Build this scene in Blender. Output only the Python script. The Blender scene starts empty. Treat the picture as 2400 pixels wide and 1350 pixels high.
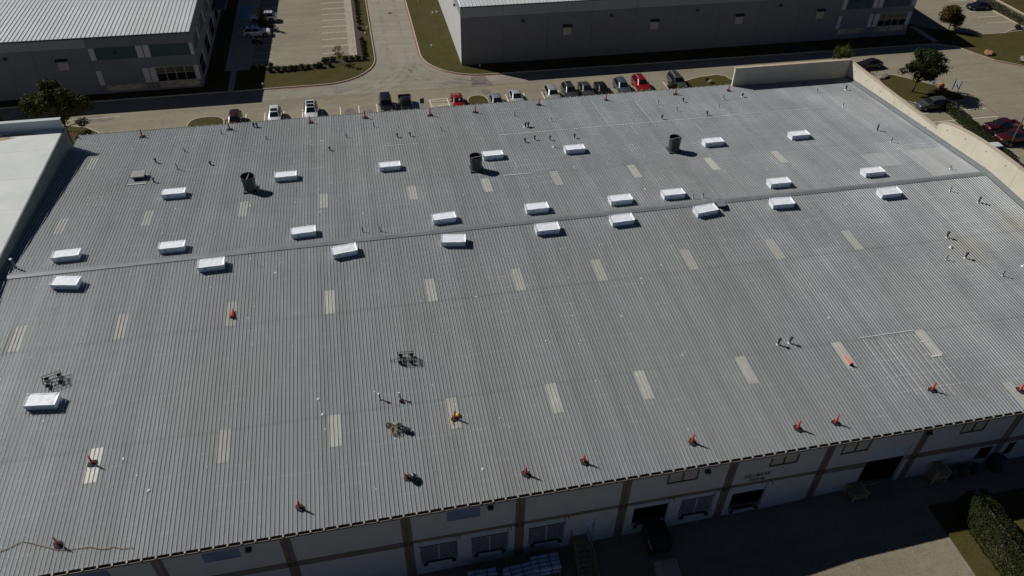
import bpy, math, random
from mathutils import Matrix, Vector, noise
random.seed(7)
R = math.radians
scene = bpy.context.scene
col = scene.collection

# ------------------------------------------------------------------ camera, sky, sun, exposure
cam_d = bpy.data.cameras.new('camera'); cam = bpy.data.objects.new('camera', cam_d); col.objects.link(cam)
cam.location = (0.0, -60.978, 54.054)
cam.rotation_euler = (0.86173156, -0.01888003, -0.20390883)
cam_d.sensor_width = 36.0; cam_d.lens = 26.3146; cam_d.clip_start = 0.5; cam_d.clip_end = 3000
scene.camera = cam
SUN = Vector((-1.0, 0.73, 1.0)).normalized()          # direction towards the sun
elev = math.asin(SUN.z)
world = bpy.data.worlds.new('World'); scene.world = world; world.use_nodes = True
wn = world.node_tree.nodes; wl = world.node_tree.links
bg = wn['Background']; bg.inputs['Strength'].default_value = 0.05
sky = wn.new('ShaderNodeTexSky'); sky.sky_type = 'NISHITA'; sky.sun_disc = False
sky.sun_elevation = elev; sky.sun_rotation = math.atan2(SUN.x, SUN.y)
sky.altitude = 1500; sky.air_density = 0.42; sky.dust_density = 0.1; sky.ozone_density = 2.0
wl.new(sky.outputs['Color'], bg.inputs['Color'])
sd = bpy.data.lights.new('sun', 'SUN'); sd.energy = 5.0; sd.angle = R(0.53); sd.color = (1.0, 0.968, 0.92)
so = bpy.data.objects.new('sun', sd); col.objects.link(so)
so.rotation_euler = SUN.to_track_quat('Z', 'Y').to_euler(); so.location = (-60, 40, 80)
vs = scene.view_settings; vs.view_transform = 'Standard'; vs.look = 'None'; vs.gamma = 1.0
vs.use_curve_mapping = False; vs.exposure = -0.42
scene.render.engine = 'CYCLES'
scene.cycles.max_bounces = 6; scene.cycles.diffuse_bounces = 2; scene.cycles.glossy_bounces = 3
scene.cycles.sample_clamp_indirect = 4.0

# ------------------------------------------------------------------ materials
def new_mat(name):
    m = bpy.data.materials.new(name); m.use_nodes = True
    return m, m.node_tree.nodes, m.node_tree.links, m.node_tree.nodes['Principled BSDF']
def mat(name, rgb, rough=0.7, metal=0.0, var=0.12, scale=3.0, spec=0.5, bump=0.0, bscale=40.0, rnd=0.0, coat=0.0, tint=None, stretch=None):
    """base colour broken up by two octaves of noise on world position, with optional per-object variation"""
    m, n, l, b = new_mat(name)
    b.inputs['Roughness'].default_value = rough; b.inputs['Metallic'].default_value = metal
    b.inputs['Specular IOR Level'].default_value = spec
    if coat: b.inputs['Coat Weight'].default_value = coat; b.inputs['Coat Roughness'].default_value = 0.05
    g = n.new('ShaderNodeNewGeometry'); src = g.outputs['Position']
    if stretch:
        mp = n.new('ShaderNodeMapping'); mp.inputs['Scale'].default_value = stretch
        l.new(src, mp.inputs['Vector']); src = mp.outputs['Vector']
    t = n.new('ShaderNodeTexNoise'); t.inputs['Scale'].default_value = scale; t.inputs['Detail'].default_value = 6
    l.new(src, t.inputs['Vector'])
    r = n.new('ShaderNodeValToRGB'); r.color_ramp.elements[0].position = 0.3; r.color_ramp.elements[1].position = 0.7
    c2 = tint if tint else rgb
    r.color_ramp.elements[0].color = (*[x * (1 - var) for x in rgb], 1); r.color_ramp.elements[1].color = (*[x * (1 + var) for x in c2], 1)
    l.new(t.outputs['Fac'], r.inputs['Fac']); out = r.outputs['Color']
    if rnd:
        oi = n.new('ShaderNodeObjectInfo'); mr = n.new('ShaderNodeMapRange')
        mr.inputs['To Min'].default_value = 1 - rnd; mr.inputs['To Max'].default_value = 1 + rnd
        l.new(oi.outputs['Random'], mr.inputs['Value'])
        vm = n.new('ShaderNodeVectorMath'); vm.operation = 'SCALE'
        l.new(out, vm.inputs[0]); l.new(mr.outputs['Result'], vm.inputs['Scale']); out = vm.outputs['Vector']
    l.new(out, b.inputs['Base Color'])
    if bump:
        t2 = n.new('ShaderNodeTexNoise'); t2.inputs['Scale'].default_value = bscale; t2.inputs['Detail'].default_value = 4
        l.new(g.outputs['Position'], t2.inputs['Vector'])
        bp = n.new('ShaderNodeBump'); bp.inputs['Strength'].default_value = bump; bp.inputs['Distance'].default_value = 0.02
        l.new(t2.outputs['Fac'], bp.inputs['Height']); l.new(bp.outputs['Normal'], b.inputs['Normal'])
    return m

def ground_mat(name, a, b_, c, joint=(4.6, 4.6), jdark=0.86, streak=None):
    """worn concrete: broad stains, fine speckle, thin saw-cut joints"""
    m, n, l, b = new_mat(name); b.inputs['Roughness'].default_value = 0.9; b.inputs['Specular IOR Level'].default_value = 0.25
    g = n.new('ShaderNodeNewGeometry')
    def nz(sc, det, dist=0.0, vec=None):
        t = n.new('ShaderNodeTexNoise'); t.inputs['Scale'].default_value = sc; t.inputs['Detail'].default_value = det
        t.inputs['Distortion'].default_value = dist
        l.new(vec or g.outputs['Position'], t.inputs['Vector']); return t.outputs['Fac']
    r = n.new('ShaderNodeValToRGB'); e = r.color_ramp.elements
    e[0].position = 0.28; e[0].color = (*a, 1); e[1].position = 0.75; e[1].color = (*c, 1)
    k = e.new(0.5); k.color = (*b_, 1)
    l.new(nz(0.09, 7, 0.8), r.inputs['Fac']); out = r.outputs['Color']
    def mul(out, fac_socket, lo, hi, p0, p1):
        mr = n.new('ShaderNodeMapRange'); mr.inputs['From Min'].default_value = p0; mr.inputs['From Max'].default_value = p1
        mr.inputs['To Min'].default_value = lo; mr.inputs['To Max'].default_value = hi; l.new(fac_socket, mr.inputs['Value'])
        vm = n.new('ShaderNodeVectorMath'); vm.operation = 'SCALE'; l.new(out, vm.inputs[0]); l.new(mr.outputs['Result'], vm.inputs['Scale'])
        return vm.outputs['Vector']
    out = mul(out, nz(6.0, 5), 0.88, 1.12, 0.3, 0.7)
    out = mul(out, nz(0.7, 6, 2.5), 0.90, 1.02, 0.33, 0.5)
    mp = n.new('ShaderNodeMapping'); mp.inputs['Scale'].default_value = (0.05, 0.9, 1); l.new(g.outputs['Position'], mp.inputs['Vector'])
    out = mul(out, nz(1.0, 5, 0.6, mp.outputs['Vector']), 0.93, 1.04, 0.35, 0.62)
    br = n.new('ShaderNodeTexBrick'); br.offset = 0.0; br.inputs['Scale'].default_value = 1.0; br.inputs['Mortar Size'].default_value = 0.028
    br.inputs['Brick Width'].default_value = joint[0]; br.inputs['Row Height'].default_value = joint[1]
    br.inputs['Color1'].default_value = (1, 1, 1, 1); br.inputs['Color2'].default_value = (0.97, 0.97, 0.97, 1); br.inputs['Mortar'].default_value = (jdark, jdark, jdark, 1)
    l.new(g.outputs['Position'], br.inputs['Vector'])
    mx = n.new('ShaderNodeMix'); mx.data_type = 'RGBA'; mx.blend_type = 'MULTIPLY'; mx.inputs['Factor'].default_value = 1.0
    l.new(out, mx.inputs['A']); l.new(br.outputs['Color'], mx.inputs['B']); l.new(mx.outputs['Result'], b.inputs['Base Color'])
    return m

def roof_mat(name, rgb, metal, rough, laps, amp=1.0):
    """weathered galvalume: panel to panel variation, streaks down the slope, dirt at the end laps"""
    m, n, l, b = new_mat(name); b.inputs['Metallic'].default_value = metal
    g = n.new('ShaderNodeNewGeometry'); oi = n.new('ShaderNodeObjectInfo')
    mp = n.new('ShaderNodeMapping'); mp.inputs['Scale'].default_value = (2.2, 0.14, 1.0); l.new(g.outputs['Position'], mp.inputs['Vector'])
    t = n.new('ShaderNodeTexNoise'); t.inputs['Scale'].default_value = 1.6; t.inputs['Detail'].default_value = 7; l.new(mp.outputs['Vector'], t.inputs['Vector'])
    r = n.new('ShaderNodeValToRGB'); e = r.color_ramp.elements; e[0].position = 0.3; e[1].position = 0.72
    e[0].color = (*[v * (1 - 0.08 * amp) for v in rgb], 1); e[1].color = (*[v * (1 + 0.08 * amp) for v in rgb], 1)
    l.new(t.outputs['Fac'], r.inputs['Fac']); out = r.outputs['Color']
    def scale(out, s):
        vm = n.new('ShaderNodeVectorMath'); vm.operation = 'SCALE'; l.new(out, vm.inputs[0]); l.new(s, vm.inputs['Scale']); return vm.outputs['Vector']
    def rng(v, a, b2, lo, hi):
        mr = n.new('ShaderNodeMapRange'); mr.inputs['From Min'].default_value = a; mr.inputs['From Max'].default_value = b2
        mr.inputs['To Min'].default_value = lo; mr.inputs['To Max'].default_value = hi; l.new(v, mr.inputs['Value']); return mr.outputs['Result']
    out = scale(out, rng(oi.outputs['Random'], 0, 1, 1 - 0.07 * amp, 1 + 0.07 * amp))
    t2 = n.new('ShaderNodeTexNoise'); t2.inputs['Scale'].default_value = 0.16; t2.inputs['Detail'].default_value = 5; l.new(g.outputs['Position'], t2.inputs['Vector'])
    out = scale(out, rng(t2.outputs['Fac'], 0.3, 0.7, 1 - 0.05 * amp, 1 + 0.05 * amp))
    t3 = n.new('ShaderNodeTexNoise'); t3.inputs['Scale'].default_value = 9.0; t3.inputs['Detail'].default_value = 3; l.new(g.outputs['Position'], t3.inputs['Vector'])
    out = scale(out, rng(t3.outputs['Fac'], 0.3, 0.7, 0.94, 1.06))
    # a brownish cast that comes and goes over tens of metres
    t4 = n.new('ShaderNodeTexNoise'); t4.inputs['Scale'].default_value = 0.05; t4.inputs['Detail'].default_value = 2; l.new(g.outputs['Position'], t4.inputs['Vector'])
    mx = n.new('ShaderNodeMix'); mx.data_type = 'RGBA'; mx.blend_type = 'MULTIPLY'; l.new(rng(t4.outputs['Fac'], 0.45, 0.65, 0.0, 1.0), mx.inputs['Factor'])
    l.new(out, mx.inputs['A']); mx.inputs['B'].default_value = (1.0, 0.98, 0.945, 1); out = mx.outputs['Result']
    for cx, cy, rad in (((58.4, -11.2, 3.2), (66.5, -9.0, 3.5)) if laps[0] < 0 else ()):
        ds = n.new('ShaderNodeVectorMath'); ds.operation = 'DISTANCE'; l.new(g.outputs['Position'], ds.inputs[0]); ds.inputs[1].default_value = (cx, cy, 8.6)
        nzm = n.new('ShaderNodeMath'); nzm.operation = 'MULTIPLY'; l.new(rng(ds.outputs['Value'], 0.3, rad, 0.9, 0.0), nzm.inputs[0]); l.new(t.outputs['Fac'], nzm.inputs[1]); nzm.use_clamp = True
        mq = n.new('ShaderNodeMix'); mq.data_type = 'RGBA'; mq.blend_type = 'MULTIPLY'; l.new(nzm.outputs[0], mq.inputs['Factor']); l.new(out, mq.inputs['A']); mq.inputs['B'].default_value = (0.85, 0.68, 0.48, 1); out = mq.outputs['Result']
    sx = n.new('ShaderNodeSeparateXYZ'); l.new(g.outputs['Position'], sx.inputs['Vector'])
    for ly in laps:
        sub = n.new('ShaderNodeMath'); sub.operation = 'SUBTRACT'; l.new(sx.outputs['Y'], sub.inputs[0]); sub.inputs[1].default_value = ly
        ab = n.new('ShaderNodeMath'); ab.operation = 'ABSOLUTE'; l.new(sub.outputs[0], ab.inputs[0])
        out = scale(out, rng(ab.outputs[0], 0.012, 0.03, 0.72, 1.0))
    # faint pale rows where screws follow the purlins, broken up by noise
    pw = n.new('ShaderNodeMath'); pw.operation = 'PINGPONG'; pw.inputs[1].default_value = 0.76; l.new(sx.outputs['Y'], pw.inputs[0])
    nb = n.new('ShaderNodeTexNoise'); nb.inputs['Scale'].default_value = 0.8; nb.inputs['Detail'].default_value = 4; l.new(g.outputs['Position'], nb.inputs['Vector'])
    k1 = n.new('ShaderNodeMath'); k1.operation = 'MULTIPLY'; l.new(rng(pw.outputs[0], 0.03, 0.09, 0.20 * amp, 0.0), k1.inputs[0]); l.new(rng(nb.outputs['Fac'], 0.42, 0.68, 0.0, 1.0), k1.inputs[1])
    k2 = n.new('ShaderNodeMath'); k2.operation = 'ADD'; k2.inputs[1].default_value = 1.0; l.new(k1.outputs[0], k2.inputs[0]); out = scale(out, k2.outputs[0])
    l.new(out, b.inputs['Base Color'])
    l.new(rng(t2.outputs['Fac'], 0.3, 0.7, rough - 0.05, rough + 0.08), b.inputs['Roughness'])
    return m

def leaf_mat(name, a, b_, scale=0.9):
    m, n, l, b = new_mat(name); b.inputs['Roughness'].default_value = 0.8; b.inputs['Specular IOR Level'].default_value = 0.08
    g = n.new('ShaderNodeNewGeometry'); t = n.new('ShaderNodeTexNoise'); t.inputs['Scale'].default_value = scale; t.inputs['Detail'].default_value = 5
    l.new(g.outputs['Position'], t.inputs['Vector'])
    r = n.new('ShaderNodeValToRGB'); r.color_ramp.elements[0].position = 0.32; r.color_ramp.elements[1].position = 0.68
    r.color_ramp.elements[0].color = (*a, 1); r.color_ramp.elements[1].color = (*b_, 1)
    l.new(t.outputs['Fac'], r.inputs['Fac']); l.new(r.outputs['Color'], b.inputs['Base Color'])
    return m

def grass_mat(name):
    m, n, l, b = new_mat(name); b.inputs['Roughness'].default_value = 0.95; b.inputs['Specular IOR Level'].default_value = 0.1
    g = n.new('ShaderNodeNewGeometry')
    t = n.new('ShaderNodeTexNoise'); t.inputs['Scale'].default_value = 0.35; t.inputs['Detail'].default_value = 9; t.inputs['Roughness'].default_value = 0.7; l.new(g.outputs['Position'], t.inputs['Vector'])
    r = n.new('ShaderNodeValToRGB'); e = r.color_ramp.elements
    e[0].position = 0.3; e[0].color = (0.050, 0.049, 0.013, 1); e[1].position = 0.72; e[1].color = (0.090, 0.064, 0.030, 1)
    k = e.new(0.52); k.color = (0.070, 0.062, 0.019, 1)
    l.new(t.outputs['Fac'], r.inputs['Fac'])
    t2 = n.new('ShaderNodeTexNoise'); t2.inputs['Scale'].default_value = 12; t2.inputs['Detail'].default_value = 4; l.new(g.outputs['Position'], t2.inputs['Vector'])
    mr = n.new('ShaderNodeMapRange'); mr.inputs['From Min'].default_value = 0.3; mr.inputs['From Max'].default_value = 0.7; mr.inputs['To Min'].default_value = 0.7; mr.inputs['To Max'].default_value = 1.3; l.new(t2.outputs['Fac'], mr.inputs['Value'])
    vm = n.new('ShaderNodeVectorMath'); vm.operation = 'SCALE'; l.new(r.outputs['Color'], vm.inputs[0]); l.new(mr.outputs['Result'], vm.inputs['Scale'])
    l.new(vm.outputs['Vector'], b.inputs['Base Color'])
    bp = n.new('ShaderNodeBump'); bp.inputs['Strength'].default_value = 0.6; bp.inputs['Distance'].default_value = 0.06; l.new(t2.outputs['Fac'], bp.inputs['Height']); l.new(bp.outputs['Normal'], b.inputs['Normal'])
    return m

M = {}
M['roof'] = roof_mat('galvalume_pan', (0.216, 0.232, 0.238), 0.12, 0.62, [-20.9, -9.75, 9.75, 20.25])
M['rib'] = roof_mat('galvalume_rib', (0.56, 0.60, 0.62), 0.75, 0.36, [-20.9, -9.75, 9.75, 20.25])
M['cap'] = mat('ridge_cap_metal', (0.215, 0.235, 0.245), 0.55, 0.15, 0.1, 0.8, rnd=0.05)
M['flash'] = mat('galvanised_flashing', (0.42, 0.45, 0.48), 0.42, 0.5, 0.12, 1.2)
M['farroof'] = roof_mat('white_standing_seam', (0.56, 0.585, 0.60), 0.1, 0.55, [70.0, 86.0], 0.5)
M['fibre'] = mat('yellowed_fibreglass', (0.40, 0.395, 0.36), 0.6, 0, 0.12, 2.5, rnd=0.12, stretch=(2, .5, 1))
M['fibre_new'] = mat('clean_fibreglass', (0.66, 0.64, 0.58), 0.5, 0, 0.08, 2.5)
M['membrane'] = mat('white_membrane', (0.89, 0.93, 0.975), 0.5, 0, 0.05, 2.0)
M['sealant'] = mat('white_sealant', (0.72, 0.73, 0.74), 0.6, 0, 0.1, 5)
M['sticker'] = mat('dark_sticker', (0.05, 0.055, 0.06), 0.6)
M['stack'] = mat('green_grey_paint', (0.055, 0.075, 0.075), 0.6, 0.0, 0.15, 1.6)
M['darkin'] = mat('dark_interior', (0.012, 0.012, 0.012), 0.9)  # near-black inner face of the exhaust stacks
M['pipe'] = mat('grey_pipe', (0.16, 0.175, 0.18), 0.5, 0.4, 0.15, 6)
M['pipe_dark'] = mat('dark_iron_pipe', (0.05, 0.055, 0.06), 0.6, 0.2, 0.15, 6)
M['zinc'] = mat('bright_zinc', (0.55, 0.57, 0.6), 0.4, 0.6, 0.1, 6)
M['pvc'] = mat('white_pvc', (0.75, 0.75, 0.73), 0.5, 0, 0.05, 6)
M['orange'] = mat('orange_plastic', (0.72, 0.065, 0.03), 0.5, 0, 0.12, 8, rnd=0.12)
M['rubber'] = mat('black_rubber', (0.022, 0.021, 0.020), 0.85, 0, 0.3, 8)
M['blackbag'] = mat('black_vinyl', (0.012, 0.013, 0.017), 0.35, 0, 0.3, 8)
M['yellow'] = mat('yellow_plastic', (0.65, 0.42, 0.02), 0.5, 0, 0.1, 8)
M['redp'] = mat('dull_red_fabric', (0.16, 0.012, 0.015), 0.8, 0, 0.25, 8)
M['green'] = mat('green_powder_coat', (0.030, 0.075, 0.045), 0.5, 0.1, 0.2, 6)
M['greenrope'] = mat('green_webbing', (0.05, 0.13, 0.04), 0.85, 0, 0.3, 20)
M['rope'] = mat('tan_rope', (0.30, 0.22, 0.12), 0.9, 0, 0.2, 12)
M['redrope'] = mat('rust_red_cord', (0.12, 0.045, 0.035), 0.9, 0, 0.3, 12)
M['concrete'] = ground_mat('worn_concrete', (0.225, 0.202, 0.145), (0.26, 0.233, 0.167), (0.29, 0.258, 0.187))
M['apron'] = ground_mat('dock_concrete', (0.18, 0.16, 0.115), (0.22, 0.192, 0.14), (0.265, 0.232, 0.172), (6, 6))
M['road'] = ground_mat('road_concrete', (0.25, 0.227, 0.178), (0.29, 0.265, 0.212), (0.33, 0.302, 0.245), (3.9, 6.0))
M['walk'] = mat('pale_walk_concrete', (0.36, 0.32, 0.25), 0.9, 0, 0.12, 1.2)
M['kerb'] = mat('kerb_concrete', (0.42, 0.37, 0.29), 0.9, 0, 0.12, 1.5)
M['kerb_red'] = mat('faded_red_paint', (0.30, 0.075, 0.055), 0.85, 0, 0.25, 1.5)
M['paint'] = mat('white_line_paint', (0.74, 0.70, 0.62), 0.8, 0, 0.12, 4)
M['blue'] = mat('blue_pavement_paint', (0.10, 0.28, 0.52), 0.8, 0, 0.2, 3)
M['grass'] = grass_mat('dry_lawn')
M['mulch'] = mat('dark_mulch', (0.055, 0.038, 0.026), 0.95, 0, 0.35, 3, bump=0.6, bscale=14)
M['stain'] = mat('dark_stain', (0.17, 0.15, 0.12), 0.9, 0, 0.2, 1.0)
M['cream'] = mat('cream_wall_paint', (0.43, 0.44, 0.44), 0.85, 0, 0.06, 0.7)
M['stucco'] = mat('tan_stucco', (0.63, 0.585, 0.46), 0.9, 0, 0.06, 0.8, bump=0.2, bscale=20)
M['coping'] = mat('coping_stone', (0.50, 0.41, 0.31), 0.9, 0, 0.08, 1.0)
M['brown'] = mat('brown_wall_paint', (0.165, 0.13, 0.10), 0.85, 0, 0.1, 0.8)
M['brown_dark'] = mat('dark_brown_paint', (0.07, 0.048, 0.034), 0.85, 0, 0.1, 0.8)
M['door'] = mat('white_door_metal', (0.44, 0.50, 0.57), 0.6, 0, 0.05, 0.8)
M['gate'] = mat('steel_gate', (0.45, 0.48, 0.52), 0.5, 0.2, 0.1, 5)
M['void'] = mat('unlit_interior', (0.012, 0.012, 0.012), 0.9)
M['louvre'] = mat('blue_grey_louvre', (0.23, 0.27, 0.36), 0.6, 0.1, 0.1, 1.0)
M['blind'] = mat('beige_blind', (0.40, 0.37, 0.32), 0.7, 0, 0.08, 1.0)
M['frame'] = mat('dark_frame', (0.05, 0.045, 0.04), 0.6)
M['fixture'] = mat('dark_light_fixture', (0.035, 0.033, 0.03), 0.6)
M['wood'] = mat('weathered_wood', (0.22, 0.155, 0.095), 0.85, 0, 0.25, 4, stretch=(1, 1, 4))
M['wood_pale'] = mat('pale_crate_wood', (0.40, 0.31, 0.20), 0.85, 0, 0.2, 4)
M['wrap'] = mat('blue_white_wrap', (0.42, 0.50, 0.66), 0.3, 0, 0.1, 2.0)
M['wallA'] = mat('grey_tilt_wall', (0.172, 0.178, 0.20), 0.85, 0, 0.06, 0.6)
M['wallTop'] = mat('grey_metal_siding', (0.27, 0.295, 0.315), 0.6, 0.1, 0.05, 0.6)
M['wallLit'] = mat('sunlit_grey_wall', (0.48, 0.48, 0.46), 0.85, 0, 0.06, 0.6)  # brighter copy of the wall grey, sunlight on the west side painted in
M['pilw'] = mat('white_wall_panel', (0.50, 0.52, 0.55), 0.8, 0, 0.05, 1.0)
M['teal'] = mat('teal_wall_paint', (0.05, 0.085, 0.10), 0.8, 0, 0.08, 1.0)
M['stone'] = mat('stone_cladding', (0.42, 0.37, 0.29), 0.9, 0, 0.3, 2.2, bump=0.6, bscale=5, rnd=0.3)
M['glass'] = mat('dark_glass', (0.010, 0.012, 0.014), 0.08, 0, 0.1, 1.0, spec=0.6)
M['mullion'] = mat('pale_mullion', (0.45, 0.45, 0.44), 0.5, 0.3)
M['tpo'] = mat('white_tpo_roof', (0.60, 0.63, 0.60), 0.7, 0, 0.06, 0.35, tint=(0.64, 0.655, 0.62))
M['teal_grey'] = mat('grey_green_parapet', (0.13, 0.16, 0.15), 0.8, 0, 0.12, 0.6)
M['blue_grey'] = mat('pale_parapet', (0.50, 0.54, 0.55), 0.75, 0, 0.06, 0.6)
M['bark'] = mat('bark', (0.11, 0.085, 0.06), 0.95, 0, 0.3, 6)
M['leaf1'] = leaf_mat('leaf_olive', (0.018, 0.023, 0.006), (0.085, 0.084, 0.020))
M['leaf2'] = leaf_mat('leaf_dark', (0.010, 0.017, 0.007), (0.045, 0.056, 0.022))
M['leaf3'] = leaf_mat('leaf_rust', (0.028, 0.030, 0.009), (0.11, 0.058, 0.02))
M['leaf4'] = leaf_mat('leaf_autumn', (0.06, 0.05, 0.02), (0.20, 0.13, 0.04))
M['hedge'] = leaf_mat('leaf_hedge', (0.009, 0.013, 0.005), (0.028, 0.036, 0.011), 1.6)
M['shrub'] = leaf_mat('leaf_shrub', (0.014, 0.019, 0.009), (0.058, 0.060, 0.032), 1.6)
M['rock'] = mat('tan_rock', (0.22, 0.18, 0.14), 0.95, 0, 0.3, 1.5, bump=0.5, bscale=6)
M['rock_red'] = mat('red_sandstone', (0.33, 0.17, 0.09), 0.95, 0, 0.3, 1.5, bump=0.5, bscale=6)
M['tyre'] = mat('tyre_rubber', (0.015, 0.015, 0.016), 0.85)
M['rim'] = mat('alloy_rim', (0.38, 0.38, 0.39), 0.35, 0.7)
M['lamp'] = mat('headlamp_lens', (0.75, 0.76, 0.78), 0.12, 0.4)
M['tail'] = mat('tail_lens', (0.30, 0.010, 0.010), 0.25)
M['trim'] = mat('black_trim', (0.02, 0.02, 0.021), 0.6)
M['post'] = mat('galvanised_post', (0.22, 0.20, 0.18), 0.5, 0.5)
m_, n_, l_, b_ = new_mat('tyre_film'); b_.inputs['Base Color'].default_value = (0.07, 0.065, 0.06, 1); b_.inputs['Roughness'].default_value = 0.9
t_ = n_.new('ShaderNodeTexNoise'); t_.inputs['Scale'].default_value = 0.35; t_.inputs['Detail'].default_value = 3; g_ = n_.new('ShaderNodeNewGeometry'); l_.new(g_.outputs['Position'], t_.inputs['Vector'])
r_ = n_.new('ShaderNodeMapRange'); r_.inputs['From Min'].default_value = 0.42; r_.inputs['From Max'].default_value = 0.95; r_.inputs['To Min'].default_value = 0.0; r_.inputs['To Max'].default_value = 0.30; l_.new(t_.outputs['Fac'], r_.inputs['Value']); l_.new(r_.outputs['Result'], b_.inputs['Alpha']); M['film'] = m_
M['greypaint'] = mat('grey_hood_paint', (0.30, 0.30, 0.28), 0.7, 0, 0.08, 2)
M['coat'] = roof_mat('pale_roof_coating', (0.36, 0.38, 0.39), 0.12, 0.6, [9.75])
M['wingstain'] = mat('silt_stain', (0.33, 0.29, 0.22), 0.9, 0, 0.25, 1.5)
M['gutter'] = mat('brown_gutter', (0.12, 0.095, 0.075), 0.7, 0, 0.15, 1.0)
M['lip'] = mat('cream_gutter_edge', (0.30, 0.28, 0.25), 0.6, 0, 0.08, 1.0)
M['iron'] = mat('rusty_iron', (0.10, 0.065, 0.045), 0.8, 0.2, 0.2, 8)

# ------------------------------------------------------------------ mesh helpers
class MB:
    def __init__(s): s.v = []; s.f = []
    def add(s, vs, fs):
        o = len(s.v); s.v += [tuple(p) for p in vs]; s.f += [tuple(i + o for i in f) for f in fs]
    def box(s, a, b, rz=0.0, at=(0, 0, 0)):
        P = [(x, y, z) for z in (a[2], b[2]) for y in (a[1], b[1]) for x in (a[0], b[0])]
        c, sn = math.cos(rz), math.sin(rz)
        P = [(x * c - y * sn + at[0], x * sn + y * c + at[1], z + at[2]) for x, y, z in P]
        s.add(P, [(0, 2, 3, 1), (4, 5, 7, 6), (0, 1, 5, 4), (2, 6, 7, 3), (0, 4, 6, 2), (1, 3, 7, 5)])
    def prism(s, poly, z0, z1):
        n = len(poly); P = [(x, y, z0) for x, y in poly] + [(x, y, z1) for x, y in poly]
        s.add(P, [tuple(range(n - 1, -1, -1)), tuple(range(n, 2 * n))] + [(i, (i + 1) % n, n + (i + 1) % n, n + i) for i in range(n)])
    def sheet(s, poly, z): s.add([(x, y, z) for x, y in poly], [tuple(range(len(poly)))])
    def tube(s, pts, r, n=8, r2=None, cap=True):
        pts = [Vector(p) for p in pts]; m = len(pts); rings = []
        for i, p in enumerate(pts):
            d = (pts[min(i + 1, m - 1)] - pts[max(i - 1, 0)]).normalized()
            u = d.cross(Vector((0, 0, 1)) if abs(d.z) < 0.9 else Vector((1, 0, 0))).normalized(); w = d.cross(u)
            rr = r if r2 is None else r + (r2 - r) * i / (m - 1)
            rings.append([p + (u * math.cos(2 * math.pi * k / n) + w * math.sin(2 * math.pi * k / n)) * rr for k in range(n)])
        P = [q for g in rings for q in g]
        F = [(i * n + k, i * n + (k + 1) % n, (i + 1) * n + (k + 1) % n, (i + 1) * n + k) for i in range(m - 1) for k in range(n)]
        if cap: F += [tuple(range(n - 1, -1, -1)), tuple((m - 1) * n + k for k in range(n))]
        s.add(P, F)
    def lathe(s, prof, n=16, at=(0, 0, 0), cap0=True, cap1=True):
        P = [(at[0] + r * math.cos(2 * math.pi * k / n), at[1] + r * math.sin(2 * math.pi * k / n), at[2] + z) for r, z in prof for k in range(n)]
        m = len(prof)
        F = [(i * n + k, i * n + (k + 1) % n, (i + 1) * n + (k + 1) % n, (i + 1) * n + k) for i in range(m - 1) for k in range(n)]
        if cap0: F.append(tuple(range(n - 1, -1, -1)))
        if cap1: F.append(tuple((m - 1) * n + k for k in range(n)))
        s.add(P, F)
    def strip(s, pts, w, z, closed=False):
        """flat ribbon along a 2D polyline"""
        n = len(pts); L = []
        for i in range(n):
            a = Vector(pts[max(i - 1, 0)]); b = Vector(pts[min(i + 1, n - 1)]); d = (b - a).normalized(); q = Vector((-d.y, d.x)) * w / 2
            p = Vector(pts[i]); L.append((p + q, p - q))
        P = [(*a, z) for a, b in L] + [(*b, z) for a, b in L]
        s.add(P, [(i, n + i, n + i + 1, i + 1) for i in range(n - 1)])
    def wall_strip(s, pts, w, z0, z1):
        n = len(pts); A = []; B = []
        for i in range(n):
            a = Vector(pts[max(i - 1, 0)]); b = Vector(pts[min(i + 1, n - 1)]); d = (b - a).normalized(); q = Vector((-d.y, d.x)) * w / 2
            p = Vector(pts[i]); A.append(p + q); B.append(p - q)
        P = [(*p, z0) for p in A] + [(*p, z1) for p in A] + [(*p, z1) for p in B] + [(*p, z0) for p in B]
        F = []
        for i in range(n - 1):
            for k in range(4):
                a, b = k * n, ((k + 1) % 4) * n; F.append((a + i, b + i, b + i + 1, a + i + 1))
        F += [(0, n, 2 * n, 3 * n), (n - 1, 4 * n - 1, 3 * n - 1, 2 * n - 1)]
        s.add(P, F)
    def mesh(s, name, m, smooth=False):
        me = bpy.data.meshes.new(name); me.from_pydata(s.v, [], s.f); me.materials.append(M[m] if isinstance(m, str) else m)
        if smooth:
            for p in me.polygons: p.use_smooth = True
        me.update(); return me
    def build(s, name, m, parent=None, smooth=False, loc=None, rot=None):
        return put(name, s.mesh(name, m, smooth), parent, loc, rot)
def put(name, me, parent=None, loc=None, rot=None):
    o = bpy.data.objects.new(name, me); col.objects.link(o)
    if parent is not None: o.parent = parent
    if loc is not None: o.location = loc
    if rot is not None: o.rotation_euler = rot
    return o
def tag(o, label, cat, group=None):
    o['label'] = label; o['category'] = cat
    if group: o['group'] = group
    return o
def thing(name, label, cat, loc=(0, 0, 0), rz=0.0, group=None):
    o = bpy.data.objects.new(name, None); col.objects.link(o); o.location = loc; o.rotation_euler = (0, 0, rz); o.empty_display_size = 0.3
    return tag(o, label, cat, group)
def structure(o): o['kind'] = 'structure'; return o
def copy_thing(src, loc, rz=0.0, label=None):
    c = src.copy(); col.objects.link(c); c.location = loc; c.rotation_euler = (0, 0, rz)
    if label: c['label'] = label
    for ch in src.children:
        d = ch.copy(); col.objects.link(d); d.parent = c
        for g in ch.children:
            e = g.copy(); col.objects.link(e); e.parent = d
    return c
def arc(cx, cy, r, a0, a1, n=10): return [(cx + r * math.cos(R(a0 + (a1 - a0) * i / n)), cy + r * math.sin(R(a0 + (a1 - a0) * i / n))) for i in range(n + 1)]
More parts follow.
